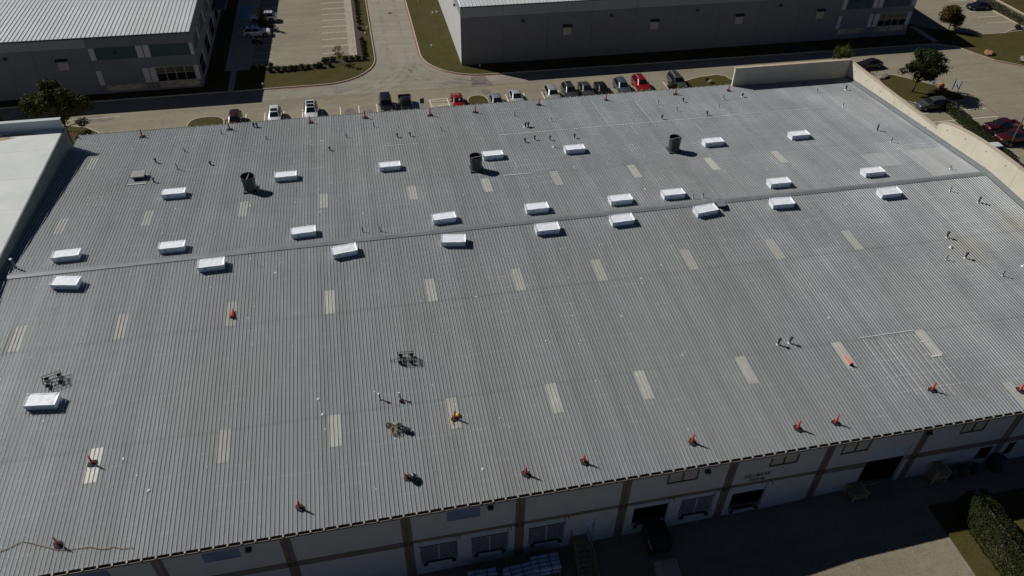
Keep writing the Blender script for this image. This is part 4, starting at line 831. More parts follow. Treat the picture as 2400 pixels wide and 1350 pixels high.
RP_ = [(-27.53, -28.33), (-26.84, -28.19), (-26.03, -27.81), (-25.37, -28.06), (-24.62, -28.42), (-23.59, -28.89), (-22.9, -29.02), (-21.83, -29.04), (-21.48, -29.07), (-20.84, -29.35), (-20.38, -29.41), (-20.01, -29.32), (-19.46, -29.58), (-18.8, -29.64)]
b = MB(); P = []
for (x0, y0), (x1, y1) in zip(RP_, RP_[1:]):
    for q in range(4): u = q / 4; P.append((x0 + (x1 - x0) * u, y0 + (y1 - y0) * u, rz(y0 + (y1 - y0) * u) + 0.062))
P = [(-29.5, -28.9, rz(28.9) + .06), (-28.5, -28.7, rz(28.7) + .06)] + P; b.tube(P, 0.026, 5); b.lathe([(0.03, -0.02), (0.06, 0.02), (0.04, 0.08)], 8, (-18.78, -29.66, rz(29.66) + 0.06)); tag(b.build('rope', 'rope', None, True), 'thin tan rope snaking across ribs near the dock eave', 'rope')
for x, y, lb in ((-6.03, -20.81, 'white scrap by the lap seam below a pale sheet'), (-6.3, -19.24, 'white scrap uphill of the lap seam scrap'), (-20.47, -22.27, 'white scrap beside the clean white sheet'), (-18.31, -25.34, 'long white scrap between the eave and clean sheet'), (5.49, -27.94, 'white scrap near the eave past the black bag'), (49.76, -2.79, 'first pale patch below the ridge before the last skylight'), (50.72, -2.72, 'second pale patch below the ridge before the last skylight'), (39.23, -18.06, 'white scrap uphill of the painted sheet')):
    b = MB(); P = [(0.07, -0.04), (0.08, 0.09), (-0.06, 0.11), (-0.07, -0.07)]; b.prism([(p + random.uniform(-.03, .03), q * 1.5) for p, q in P][::1], 0.045, 0.055); tag(b.build('paper_scrap', 'sealant', None, False, (x, y, rz(y))), lb, 'scrap')

# ------------------------------------------------------------------ neighbouring office warehouses
def far_building(name, label, x0, x1, y0, H, corner, win_bays, wall_m, side_wall):
    """tilt-up office warehouse: corner = +1 office bays at the x1 end"""
    t = thing(name, label, 'building')
    P = 7.67; joints = []
    x = x1 if corner == 1 else x0
    n = int((x1 - x0) / P) + 1
    for k in range(n + 1):
        xx = x1 - 0.05 - k * P if corner == 1 else x0 + 6.9 + (k - 1) * P if k else x0
        if x0 <= xx <= x1: joints.append(xx)
    joints = sorted({x0, x1, *joints}); return t, joints
def wall_box(t, name, a, b_, m, parent=None):
    b = MB(); b.box(a, b_); return b.build(name, m, parent if parent else t)
def bay_window(t, x0, x1, y, z0, z1):
    fr = MB(); n = 4; fr.box((x0, y - 0.02, z0), (x1, y + 0.10, z0 + 0.05)); fr.box((x0, y - 0.02, z1 - 0.05), (x1, y + 0.10, z1)); zm = z0 + (z1 - z0) * 0.58
    for i in range(n + 1): xx = x0 + (x1 - x0) * i / n; fr.box((xx - 0.035, y - 0.021, z0 + 0.051), (xx + 0.035, y + 0.1, z1 - 0.051))
    for i in range(n): fr.box((x0 + (x1 - x0) * i / n + 0.036, y - 0.02, zm - 0.03), (x0 + (x1 - x0) * (i + 1) / n - 0.036, y + 0.1, zm + 0.03))
    w = fr.build('window', 'mullion', t)
    for i in range(n):
        for za, zb in ((z0 + 0.052, zm - 0.032), (zm + 0.032, z1 - 0.052)):
            b = MB(); b.box((x0 + (x1 - x0) * i / n + 0.037, y + 0.03, za), (x0 + (x1 - x0) * (i + 1) / n - 0.037, y + 0.05, zb)); b.build('pane', 'glass', w)
def stone_base(t, x0, x1, y, z0, z1):
    b = MB(); b.box((x0, y - 0.05, z0), (x1, y - 0.002, z1)); s = b.build('stone_base', 'stone', t)
    n = max(1, int((x1 - x0) / 0.85)); rows = 3
    for r in range(rows):
        xx = x0
        while xx < x1 - 0.1:
            w = random.uniform(0.45, 0.95); xe = min(x1, xx + w); b = MB(); d = random.uniform(0.06, 0.10); zz = z0 + (z1 - z0) * r / rows
            b.box((xx + 0.012, y - d, zz + 0.012), (xe - 0.012, y - 0.052, zz + (z1 - z0) / rows - 0.012)); b.build('stone', 'stone', s); xx = xe
def wall_vent(t, x, y):
    b = MB(); b.box((x - 0.72, y - 0.10, 4.3), (x + 0.72, y - 0.003, 5.75)); v = b.build('louvre_vent', 'blind', t)
    b = MB(); b.add([(x - 0.8, y - 0.55, 5.80), (x + 0.8, y - 0.55, 5.80), (x + 0.8, y - 0.003, 6.05), (x - 0.8, y - 0.003, 6.05), (x - 0.8, y - 0.55, 5.72), (x + 0.8, y - 0.55, 5.72), (x + 0.8, y - 0.003, 5.76), (x - 0.8, y - 0.003, 5.76)], [(0, 1, 2, 3), (4, 7, 6, 5), (0, 4, 5, 1), (0, 3, 7, 4), (1, 5, 6, 2)]); b.build('hood', 'fixture', v)
def wall_lamp(t, x, y, z=7.1):
    b = MB(); b.box((x - 0.22, y - 0.32, z - 0.15), (x + 0.22, y - 0.003, z + 0.18)); b.build('wall_light', 'fixture', t)
def seam_roof(t, x0, x1, y0, y1, z0, slope, m='farroof'):
    P = 0.61; b = MB(); prof = [(0, 0), (P - 0.05, 0), (P - 0.035, 0.075), (P - 0.005, 0.075), (P, 0)]; n = 5; ys = [y0, y0 + 15, y0 + 31, y1]
    for a, c in zip(ys, ys[1:]):
        b.add([(x, a, z0 + (a - y0) * slope + z + 0.01) for x, z in prof] + [(x, c, z0 + (c - y0) * slope + z) for x, z in prof], [(k, k + 1, n + k + 1, n + k) for k in range(n - 1)])
    me = b.mesh('roof_panel', m)
    for k in range(int((x1 - x0) / P)): put('roof_panel', me, t, (x0 + k * P, 0, 0))
# building A, west of the road
ax0, ax1, ay, AH = -85.4, -24.4, 57.2, 9.05
A = thing('office_warehouse', 'grey tilt-up warehouse with white seamed roof, beside the small west car park', 'building')
js = [ax1 - 7.3 - 7.67 * k for k in range(9)][::-1]
ed = [ax0] + js + [ax1]
for a, c in zip(ed, ed[1:]):
    office = a > -40
    w = wall_box(A, 'wall_panel', (a + 0.02, ay, -0.1), (c - 0.02, ay + 0.3, AH if office else 7.42), 'wallA')
    if not office: wall_box(A, 'siding', (a + 0.02, ay + 0.03, 7.425), (c - 0.02, ay + 0.3, AH - 0.02), 'wallTop', w)
    b = MB(); b.box((a - 0.02, ay + 0.05, -0.1), (a + 0.02, ay + 0.25, AH - 0.1)); b.build('joint', 'frame', w)
for (a, c, z0, z1, m) in ((-38.45, -32.65, 5.5, 7.35, 'teal'), (-30.7, -25.0, 5.5, 7.35, 'teal'), (-39.25, -38.5, 5.5, 7.35, 'pilw'), (-32.6, -31.75, 5.5, 7.35, 'pilw'), (-31.6, -30.75, 5.5, 7.35, 'pilw'), (-24.95, -24.45, 5.5, 7.35, 'pilw'), (-39.25, -38.5, 1.5, 3.8, 'pilw'), (-32.6, -31.75, 1.5, 3.8, 'pilw'), (-31.6, -30.75, 1.5, 3.8, 'pilw'), (-25.05, -24.45, 1.5, 3.8, 'pilw')):
    wall_box(A, 'teal_panel' if m == 'teal' else 'white_panel', (a, ay - 0.03, z0), (c, ay - 0.003, z1), m)
bay_window(A, -30.72, -25.1, ay - 0.05, 1.5, 3.8); stone_base(A, -38.45, -32.7, ay, 0.5, 1.4); stone_base(A, -30.7, -24.8, ay, 0.45, 1.45)
wall_vent(A, -43.35, ay); wall_vent(A, -58.6, ay); wall_lamp(A, -35.6, ay, 6.5); wall_lamp(A, -50.8, ay, 6.5)
# east wall
wall_box(A, 'wall_panel', (ax1 - 0.3, ay + 0.302, -0.1), (ax1 - 0.001, 140, AH - 0.02), 'wallA')
for k in range(8):
    y = ay + 1.0 + 7.67 * k
    for (a, c, z0, z1, m) in ((0.6, 4.4, 5.5, 7.35, 'teal'), (4.5, 5.3, 5.5, 7.35, 'pilw'), (6.2, 6.5, 5.5, 7.35, 'teal'), (4.6, 5.4, 1.2, 3.9, 'pilw')):
        wall_box(A, 'teal_panel' if m == 'teal' else 'white_panel', (ax1 + 0.002, y + a, z0), (ax1 + 0.03, y + c, z1), m)
    b = MB(); b.box((ax1 + 0.002, y + 0.4, 1.2), (ax1 + 0.06, y + 4.4, 3.9)); w = b.build('window', 'mullion', A)
    for i in range(4):
        for z0, z1 in ((1.28, 2.7), (2.78, 3.82)): b = MB(); b.box((ax1 + 0.061, y + 0.46 + i * 0.98, z0), (ax1 + 0.07, y + 1.38 + i * 0.98, z1)); b.build('pane', 'glass', w)
b = MB(); b.box((ax1 + 0.003, 80, 3.9), (ax1 + 2.4, 92, 4.3)); b.build('entrance_canopy', 'teal', A); b = MB(); b.add([(ax1 - 0.05, ay - 0.1, AH - 0.1), (ax1 + 0.03, ay - 0.1, AH - 0.1), (ax1 + 0.03, 150, AH + 2.7), (ax1 - 0.05, 150, AH + 2.7), (ax1 - 0.05, ay - 0.1, AH + 0.11), (ax1 + 0.03, ay - 0.1, AH + 0.11), (ax1 + 0.03, 150, AH + 2.91), (ax1 - 0.05, 150, AH + 2.91)], [(4, 5, 6, 7), (1, 2, 6, 5), (0, 4, 7, 3), (0, 1, 5, 4)]); b.build('rake_trim', 'wallTop', A); b = MB(); b.add([(ax1 - 0.02, ay + 0.4, AH - 0.03), (ax1 - 0.02, 140, AH - 0.03), (ax1 - 0.02, 140, AH + 2.45)], [(0, 1, 2)]); b.build('gable_wall', 'wallA', A)
seam_roof(A, ax0, ax1 + 0.05, ay - 0.12, 150, AH + 0.02, 0.03)
b = MB(); b.box((ax0, ay - 0.14, AH - 0.22), (ax1, ay - 0.004, AH - 0.002)); b.build('fascia', 'teal', A)
# building B, east of the road
bx0, bx1, by, BH = 17.1, 100.95, 58.5, 9.95
B = thing('distribution_warehouse', 'long grey tilt-up warehouse with seamed roof, east of the side road', 'building')
js = [bx0] + [24.05 + 7.67 * k for k in range(10)] + [bx1]
for a, c in zip(js, js[1:]):
    office = a > 84
    w = wall_box(B, 'wall_panel', (a + 0.02, by, -0.1), (c - 0.02, by + 0.3, BH if office else 8.1), 'wallA')
    if not office: wall_box(B, 'siding', (a + 0.02, by + 0.03, 8.105), (c - 0.02, by + 0.3, BH - 0.02), 'wallTop', w)
    b = MB(); b.box((a - 0.02, by + 0.05, -0.1), (a + 0.02, by + 0.25, BH - 0.1)); b.build('joint', 'frame', w)
for (a, c, z0, z1, m) in ((86.9, 91.9, 5.6, 7.45, 'teal'), (94.2, 99.6, 5.6, 7.45, 'teal'), (86.0, 86.75, 5.6, 7.45, 'pilw'), (92.2, 93.0, 5.6, 7.45, 'pilw'), (93.3, 94.1, 5.6, 7.45, 'pilw'), (100.0, 100.8, 5.6, 7.45, 'pilw'), (85.95, 86.6, 2.1, 4.45, 'pilw'), (92.2, 93.0, 2.1, 4.45, 'pilw'), (93.3, 94.2, 2.1, 4.45, 'pilw'), (100.0, 100.8, 2.1, 4.45, 'pilw')):
    wall_box(B, 'teal_panel' if m == 'teal' else 'white_panel', (a, by - 0.03, z0), (c, by - 0.003, z1), m)
bay_window(B, 94.25, 99.95, by - 0.05, 2.1, 4.45); stone_base(B, 86.6, 92.1, by, 1.1, 2.0); stone_base(B, 94.2, 100.6, by, 1.1, 2.0)
for x in (35.15, 50.65, 66.3, 81.9): wall_vent(B, x, by)
for x in (27.5, 42.7, 58.2, 73.7, 88.7): wall_lamp(B, x, by)
for k in range(6):
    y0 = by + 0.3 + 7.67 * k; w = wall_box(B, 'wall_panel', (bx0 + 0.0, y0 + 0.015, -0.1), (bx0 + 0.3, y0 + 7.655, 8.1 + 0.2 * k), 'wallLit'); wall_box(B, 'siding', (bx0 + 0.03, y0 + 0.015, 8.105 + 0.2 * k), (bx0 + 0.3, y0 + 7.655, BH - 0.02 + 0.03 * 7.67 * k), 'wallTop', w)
b = MB(); b.box((bx0 - 0.32, by + 6.0, 7.9), (bx0 - 0.003, by + 6.45, 8.2)); b.build('wall_light', 'fixture', B)
wall_box(B, 'wall_panel', (bx1 - 0.3, by + 0.302, -0.1), (bx1 - 0.001, 140, BH), 'wallA')
seam_roof(B, bx0 + 0.15, bx1, by - 0.12, 150, BH + 0.02, 0.03)
b = MB(); b.box((bx0 - 0.02, by - 0.14, BH - 0.16), (bx1, by - 0.004, BH - 0.002)); b.build('fascia', 'frame', B); b = MB(); b.add([(bx0 - 0.06, by - 0.1, BH), (bx0 + 0.15, by - 0.1, BH + 0.12), (bx0 + 0.15, 150, BH + 0.12 + 2.75), (bx0 - 0.06, 150, BH + 2.75)], [(0, 1, 2, 3)]); b.build('rake_trim', 'farroof', B)

# ------------------------------------------------------------------ vehicles
PAINT = {}
def paint(rgb, key):
    if key not in PAINT: PAINT[key] = mat('car_paint_' + key, rgb, 0.32, 0.15, 0.04, 1.0, coat=0.6)
    return PAINT[key]
SHAPES = {  # y, z_low, z_belt, half width low, half width belt, z_top, half width top ; nose at -y
 'sedan': (1.45, [(-2.40, .32, .60, .62, .60, .62, .45), (-2.28, .22, .70, .82, .78, .72, .60), (-1.85, .20, .80, .90, .86, .83, .66), (-0.98, .20, .90, .91, .88, .95, .70), (-0.20, .20, .93, .91, .89, 1.40, .58), (0.50, .20, .94, .91, .89, 1.45, .58), (1.15, .20, .95, .91, .88, 1.37, .57), (1.80, .20, .95, .90, .86, 1.02, .66), (2.22, .25, .93, .84, .80, .96, .62), (2.38, .38, .82, .70, .66, .84, .5)], (3, 4, 6, 7)),
 'suv': (1.70, [(-2.32, .36, .72, .64, .62, .74, .48), (-2.22, .26, .86, .85, .80, .90, .62), (-1.85, .24, .96, .92, .88, 1.00, .68), (-1.05, .24, 1.04, .93, .90, 1.09, .72), (-0.42, .24, 1.06, .93, .91, 1.60, .62), (0.45, .24, 1.07, .93, .91, 1.70, .62), (1.65, .24, 1.08, .93, .90, 1.66, .60), (2.16, .26, 1.08, .91, .87, 1.16, .70), (2.26, .30, .95, .86, .80, .98, .62), (2.33, .42, .82, .72, .68, .84, .5)], (3, 4, 6, 7)),
 'pickup': (1.88, [(-2.88, .45, .90, .70, .68, .92, .5), (-2.78, .34, 1.05, .92, .88, 1.08, .66), (-2.3, .32, 1.10, .98, .94, 1.15, .72), (-1.42, .32, 1.14, .98, .95, 1.20, .76), (-0.72, .32, 1.15, .98, .96, 1.80, .68), (0.1, .32, 1.16, .98, .96, 1.88, .68), (0.62, .32, 1.16, .98, .95, 1.84, .68), (0.80, .32, 1.16, .98, .95, 1.22, .76), (0.86, .32, 1.16, .98, .96, .72, .80), (2.66, .34, 1.16, .98, .96, .72, .80), (2.68, .34, 1.16, .98, .96, 1.16, .84), (2.78, .40, 1.12, .94, .9, 1.12, .7)], (3, 4, 6, 7)),
 'boxy': (1.86, [(-2.15, .45, .95, .66, .62, .97, .5), (-2.05, .36, 1.06, .88, .84, 1.10, .66), (-1.0, .34, 1.12, .92, .88, 1.17, .72), (-0.92, .34, 1.13, .92, .89, 1.18, .74), (-0.55, .34, 1.14, .93, .90, 1.78, .70), (0.2, .34, 1.14, .93, .90, 1.86, .70), (1.95, .34, 1.14, .93, .90, 1.80, .66), (2.15, .36, 1.14, .92, .88, 1.2, .72), (2.2, .4, 1.0, .86, .80, 1.02, .62), (2.26, .45, .86, .7, .66, .88, .5)], (3, 4, 6, 7)),
}
def car(kind, x, y, yaw, rgb, key, label, name='parked_car', cat='car', extras=(), glass='glass', s=(1, 1, 1)):
    H, ST, (iw0, iw1, ir0, ir1) = SHAPES[kind]
    t = thing(name, label, cat, (x, y, 0.0), R(yaw), 'vehicles parked round the warehouse'); t.scale = s
    pm = paint(rgb, key); b = MB(); P = []
    def loop(st):
        yy, zl, zb, wl, wb, zt, wt = st; zm = zl + (zb - zl) * 0.45
        h = [(wl * .82, zl), (wl, zl + 0.10), (wl + 0.015, zm), (wb, zb), (wt, zt - 0.035), (wt * .86, zt - 0.004), (wt * .45, zt + 0.012)]
        return [(q, yy, z) for q, z in h] + [(0, yy, zt + 0.016)] + [(-q, yy, z) for q, z in h[::-1]]
    for st in ST: P += loop(st)
    n = 15; F = []
    for i in range(len(ST) - 1):
        for k in range(n): F.append((i * n + k, i * n + (k + 1) % n, (i + 1) * n + (k + 1) % n, (i + 1) * n + k))
    F += [tuple(range(n - 1, -1, -1)), tuple((len(ST) - 1) * n + k for k in range(n))]
    b.add(P, F); me = b.mesh('body', pm, True); body = put('body', me, t)
    try: me.set_sharp_from_angle(angle=R(38))
    except Exception: pass
    def interp(yy, idx):
        for a, c in zip(ST, ST[1:]):
            if a[0] <= yy <= c[0]: u = (yy - a[0]) / (c[0] - a[0]); return a[idx] + (c[idx] - a[idx]) * u
        return ST[-1][idx]
    # glass
    def slope_glass(name, sa, sb, off):
        b = MB(); wa, wb = sa[6] * 0.90, sb[6] * 0.90; ya, za, yb, zb = sa[0], sa[5], sb[0], sb[5]; nrm = Vector((0, -(zb - za), (yb - ya))).normalized()
        if nrm.z < 0: nrm = -nrm
        d = nrm * 0.03; u0, u1 = 0.06, 0.95; rows = 3; L = []
        for i in range(rows + 1):
            u = u0 + (u1 - u0) * i / rows; yy, zz, ww = ya + (yb - ya) * u, za + (zb - za) * u, wa + (wb - wa) * u
            L += [(-ww, yy + d.y * .5, zz - 0.02 + d.z), (-ww * .5, yy + d.y, zz + 0.008 + d.z), (ww * .5, yy + d.y, zz + 0.008 + d.z), (ww, yy + d.y * .5, zz - 0.02 + d.z)]
        b.add(L, [(i * 4 + k, i * 4 + k + 1, i * 4 + k + 5, i * 4 + k + 4) for i in range(rows) for k in range(3)]); b.build(name, glass, t, True)
    slope_glass('windshield', ST[iw0], ST[iw1], 0.02)
    slope_glass('rear_window', ST[ir1], ST[ir0], 0.02) if kind != 'pickup' else None
    ya, yb, yc, yd = ST[iw0][0] + 0.30, ST[iw1][0] + 0.06, ST[ir0][0] - 0.02, ST[ir1][0] - (0.30 if kind != 'pickup' else 0.12)
    for sgn in (-1, 1):
        m_top = (yb + yc) / 2 - 0.02; m_bot = (ya + yd) / 2 + 0.05
        for (b0, b1, t0, t1) in ((ya, m_bot - 0.04, yb, m_top - 0.04), (m_bot + 0.04, yd, m_top + 0.04, yc)):
            b = MB(); Q = []
            for yy, top in ((b0, 0), (b1, 0), (t1, 1), (t0, 1)):
                w, z = (interp(yy, 4), interp(yy, 2) + 0.03) if not top else (interp(yy, 6), interp(yy, 5) - 0.09)
                if top: u = 0.12; w = w + (interp(yy, 4) - w) * u
                Q.append((sgn * (w + 0.016), yy, z))
            b.add(Q, [(0, 1, 2, 3) if sgn > 0 else (3, 2, 1, 0)]); b.build('side_window', glass, t)
    # wheels
    wr = 0.33 if kind == 'sedan' else 0.38; wx = ST[3][3] - 0.09
    f, r = ST[2][0] + 0.38, ST[-1][0] - 0.95 - (0.1 if kind == 'pickup' else 0)
    for yy in (f, r):
        for sgn in (-1, 1):
            b = MB(); b.lathe([(wr * .62, -0.11), (wr * .92, -0.115), (wr, -0.07), (wr, 0.07), (wr * .92, 0.115), (wr * .62, 0.11)], 18); w = b.build('wheel', 'tyre', t, True, (sgn * wx, yy, wr), (0, math.pi / 2, 0))
            b = MB(); b.lathe([(wr * .60, -0.118), (wr * .60, 0.118)], 10); b.build('rim', 'rim', w)
            b = MB(); b.lathe([(wr + 0.07, -0.012), (wr + 0.07, 0.012)], 18); b.build('wheel_arch', 'trim', t, False, (sgn * (ST[3][3] + 0.004), yy, wr + 0.03), (0, math.pi / 2, 0))
    for sgn in (-1, 1):
        z = ST[1][2] - 0.04; b = MB(); b.box((sgn * 0.62 - 0.16, ST[1][0] - 0.07, z - 0.09), (sgn * 0.62 + 0.16, ST[1][0] + 0.10, z + 0.03)); b.build('headlight', 'lamp', t)
        z = ST[-2][2] - 0.02; b = MB(); b.box((sgn * 0.62 - 0.13, ST[-2][0] - 0.02, z - 0.16), (sgn * 0.62 + 0.13, ST[-2][0] + 0.09, z + 0.04)); b.build('tail_light', 'tail', t)
        yy = ST[iw0][0] + 0.42; w = interp(yy, 4); b = MB(); b.box((sgn * (w + 0.12) - 0.10, yy - 0.05, interp(yy, 2) + 0.02), (sgn * (w + 0.12) + 0.10, yy + 0.06, interp(yy, 2) + 0.17)); b.build('mirror', pm if 'darkmirror' not in extras else 'trim', t)
    b = MB(); b.box((-0.62, ST[1][0] - 0.09, ST[1][1] + 0.12), (0.62, ST[1][0] - 0.0, ST[1][1] + 0.34)); b.build('grille', 'trim', t)
    if 'sunroof' in extras: b = MB(); b.box((-0.46, ST[iw1][0] + 0.25, ST[5][5] + 0.005), (0.46, ST[iw1][0] + 0.95, ST[5][5] + 0.022)); b.build('sunroof', 'glass', t)
    if 'twinroof' in extras:
        for q in (0.15, 1.05): b = MB(); b.box((-0.48, ST[iw1][0] + q, ST[5][5] + 0.0), (0.48, ST[iw1][0] + q + 0.62, ST[5][5] + 0.024)); b.build('sunroof', 'glass', t)
    if 'rack' in extras:
        for sgn in (-1, 1): b = MB(); b.tube([(sgn * 0.52, ST[iw1][0] + 0.2, H + 0.06), (sgn * 0.52, ST[ir0][0] - 0.1, H + 0.06)], 0.025, 6); b.build('roof_rail', 'zinc', t)
        for q in (0.5, 1.0, 1.5): b = MB(); b.box((-0.52, ST[iw1][0] + q, H + 0.045), (0.52, ST[iw1][0] + q + 0.06, H + 0.075)); b.build('roof_bar', 'trim' if key != 'red' else pm, t)
    if 'shade' in extras: b = MB(); b.box((0.10, ST[iw0][0] + 0.18, ST[iw0][5] + 0.14), (0.30, ST[iw0][0] + 0.62, ST[iw0][5] + 0.34)); b.build('sun_shade', 'blind', t)
    return t
WHITE, BLACK, DKRED, RED, SILV, GREY, DGREY, BLUEG, GREEN = (.72, .73, .74), (.012, .012, .013), (.042, .006, .008), (.27, .010, .012), (.42, .44, .46), (.065, .067, .07), (.045, .05, .055), (.07, .09, .12), (.06, .075, .065)
car('suv', -18.65, 43.85, 0, DKRED, 'dark_red', 'dark red compact car parked beside the round grass island')
car('suv', -13.0, 44.25, 0, WHITE, 'white', 'white estate car with one sunroof, nose to the warehouse', extras=('sunroof',))
car('suv', -7.75, 44.75, 0, WHITE, 'white', 'white off-roader with twin sunroofs, nose to the warehouse', extras=('twinroof', 'rack'), s=(1.06, 1.08, 1.05))
car('boxy', 3.4, 45.0, 0, BLACK, 'black', 'black boxy off-roader parked next to the black pickup', extras=('darkmirror',), s=(1.05, 1.12, 1.02))
car('pickup', 6.35, 44.6, 0, BLACK, 'black', 'black pickup with empty bed, beside the blue access symbol', 'pickup_truck', 'pickup')
car('sedan', 14.3, 44.55, 0, RED, 'red', 'bright red sedan with windscreen shade, by the hatched aisle', extras=('shade',))
car('sedan', 20.2, 43.5, 0, (.24, .26, .29), 'steel', 'steel-grey sedan next to the oval grass island')
car('sedan', 23.5, 44.4, 0, SILV, 'silver', 'silver sedan standing between two empty bays')
car('suv', 29.3, 44.55, 0, (.33, .34, .34), 'pewter', 'pewter grey off-roader at the start of the full row', s=(1, .98, .97))
car('suv', 32.25, 45.0, 0, DGREY, 'charcoal', 'charcoal off-roader second in the full row', extras=('rack',))
car('sedan', 35.0, 45.1, 0, (.06, .06, .062), 'graphite', 'graphite car third in the full row of cars', s=(1, 1, 1.06))
car('sedan', 37.6, 44.8, 0, BLACK, 'black', 'black low sedan beside the blue-grey car')
car('suv', 41.0, 45.15, 0, BLUEG, 'blue_grey', 'blue-grey off-roader parked beside the red one')
car('suv', 44.3, 45.55, 0, RED, 'red', 'red off-roader with red roof rack, last of the full row', extras=('rack',), s=(1.02, 1.03, 1.05))
car('boxy', 50.4, 45.3, 0, GREEN, 'green_grey', 'green-grey estate with roof rails next to the dark shrub', extras=('rack', 'darkmirror'), s=(1, 1.08, .97))
car('sedan', 63.9, 46.3, 90, (.22, .01, .012), 'crimson', 'red car mostly hidden behind the straight parapet end')
car('suv', -16.3, 81.0 + 2.9, -90, WHITE, 'white', 'white off-roader behind the small conifer, nose in shade', extras=('rack',), s=(1.02, 1.05, 1.02))
car('suv', -17.2, 77.1, 90, WHITE, 'white', 'white off-roader with sunroof, bonnet in the sun', extras=('twinroof',), s=(1.02, 1.03, 1.0))
car('sedan', 86.1, 46.7, -84, BLACK, 'black', 'black sedan driving past the corner of the parapets')
car('suv', 87.5, 31.3, -90, GREY, 'mid_grey', 'grey off-roader in the bay under the windblown tree', s=(1.0, 1.12, 1))
car('pickup', 93.6, 22.9, -90, DKRED, 'dark_red', 'dark red pickup nosed up to the clipped hedge', 'pickup_truck', 'pickup')
car('pickup', 93.0, 19.6, -90, (.06, .006, .008), 'maroon', 'maroon pickup between the other pickup and the light pole', 'pickup_truck', 'pickup')
car('suv', 86.4, 16.9, -90, WHITE, 'white', 'white car half hidden behind the arched parapet')
car('sedan', 124.2, 68.7, -92, (.012, .014, .022), 'navy', 'navy blue sedan alone in the far corner car park')
# motorcycle in the shade of building A
t = thing('motorcycle', 'dark motorcycle at the shadow edge of the small car park', 'motorcycle', (-16.9, 73.2, 0), R(70))
for yy in (-0.72, 0.72):
    b = MB(); b.lathe([(0.2, -0.05), (0.31, -0.06), (0.33, 0), (0.31, 0.06), (0.2, 0.05)], 18); b.build('wheel', 'tyre', t, True, (0, yy, 0.33), (0, math.pi / 2, 0))
b = MB(); b.tube([(0, -0.72, 0.33), (0, -0.45, 0.95)], 0.04, 6); b.box((-0.16, -0.3, 0.3), (0.16, 0.25, 0.62)); b.tube([(0, 0.72, 0.33), (0, 0.1, 0.45)], 0.05, 6); b.build('frame', 'trim', t)
b = MB(); b.lathe([(0.02, -0.3), (0.17, -0.15), (0.19, 0.1), (0.05, 0.3)], 10); b.build('fuel_tank', 'green', t, True, (0, -0.12, 0.82), (math.pi / 2, 0, 0))
b = MB(); b.box((-0.15, 0.12, 0.72), (0.15, 0.78, 0.82)); b.build('seat', 'blackbag', t); b = MB(); b.tube([(-0.38, -0.32, 1.05), (0, -0.45, 1.0), (0.38, -0.32, 1.05)], 0.025, 6); b.build('handlebar', 'zinc', t)

# ------------------------------------------------------------------ trees, shrubs, hedges
def leaves(clumps, n, size, seed, jitter=0.35, shell=0.55, lean=(0, 0, 0)):
    rnd = random.Random(seed); b = MB(); tot = sum(r[3] ** 2 for r in clumps)
    for (cx, cy, cz, r) in clumps:
        for i in range(int(n * r * r / tot)):
            v = Vector((rnd.gauss(0, 1), rnd.gauss(0, 1), rnd.gauss(0, 1))).normalized(); d = r * (shell + (1.08 - shell) * rnd.random()) * (1 + jitter * noise.noise(v * 2.3 + Vector((cx, cy, cz))))
            p = Vector((cx, cy, cz)) + Vector((v.x * d, v.y * d, v.z * d * 0.82)) + Vector(lean) * rnd.random() * d
            u = Vector((rnd.gauss(0, 1), rnd.gauss(0, 1), rnd.gauss(0, .6))).normalized(); w = u.cross(v if abs(u.dot(v)) < .95 else Vector((0, 0, 1))).normalized()
            s = size * rnd.uniform(.6, 1.4); u *= s; w *= s * 0.6
            b.add([p - u * .5 - w * .3, p - w * .5 + u * .1, p + u * .6, p + w * .5 + u * .1], [(0, 1, 2, 3)])
    return b
def tree(name, lb, x, y, h, clumps, n, size, lm, seed, trunk_r=0.16, lean=(0, 0), group=None, cat='tree', llean=(0, 0, 0), z0=0.1):
    t = thing(name, lb, cat, (x, y, z0), 0, group); rnd = random.Random(seed); b = MB(); top = Vector((lean[0], lean[1], h * 0.55))
    b.tube([(0, 0, -0.1), (lean[0] * .2, lean[1] * .2, h * 0.25), tuple(top), (lean[0] * 1.4, lean[1] * 1.4, h * 0.8)], trunk_r, 8, trunk_r * 0.3)
    for (cx, cy, cz, r) in clumps:
        s = Vector((lean[0], lean[1], 0)) * 0.5 + Vector((0, 0, min(cz * 0.6, h * 0.4))); e = Vector((cx, cy, cz)); mid = (s + e) / 2 + Vector((rnd.uniform(-.2, .2), rnd.uniform(-.2, .2), 0.1))
        b.tube([tuple(s), tuple(mid), tuple(e + (e - mid) * .5)], trunk_r * 0.4, 5, trunk_r * 0.08)
    b.build('trunk', 'bark', t, True); leaves(clumps, n, size, seed, lean=llean).build('crown', lm, t); return t
def clumps_of(seed, n, rx, ry, z0, z1, r0, r1, cx=0, cy=0):
    rnd = random.Random(seed); out = []
    for i in range(n):
        a = rnd.uniform(0, 6.28); q = math.sqrt(rnd.random()); zz = rnd.uniform(z0, z1); f = 1 - 0.5 * abs((zz - (z0 + z1) / 2) / ((z1 - z0) / 2 + .01)) ** 2
        out.append((cx + rx * q * f * math.cos(a), cy + ry * q * f * math.sin(a), zz, rnd.uniform(r0, r1)))
    return out
tree('shade_tree', 'large olive-leaved tree behind the white-roofed wing', -40.3, 41.5, 9.6, clumps_of(3, 26, 3.4, 3.0, 4.2, 8.6, 0.8, 1.35) + [(-0.5, 0, 8.9, .8), (3.3, -2.6, 4.6, .8), (3.6, -3.4, 3.4, .6)], 9000, 0.30, 'leaf1', 11, 0.2)
tree('shade_tree', 'small dark tree at the edge behind the white-roofed wing', -48.5, 40.5, 6.0, clumps_of(5, 9, 1.8, 1.6, 3.0, 5.2, 0.7, 1.1), 2600, 0.28, 'leaf2', 12, 0.13)
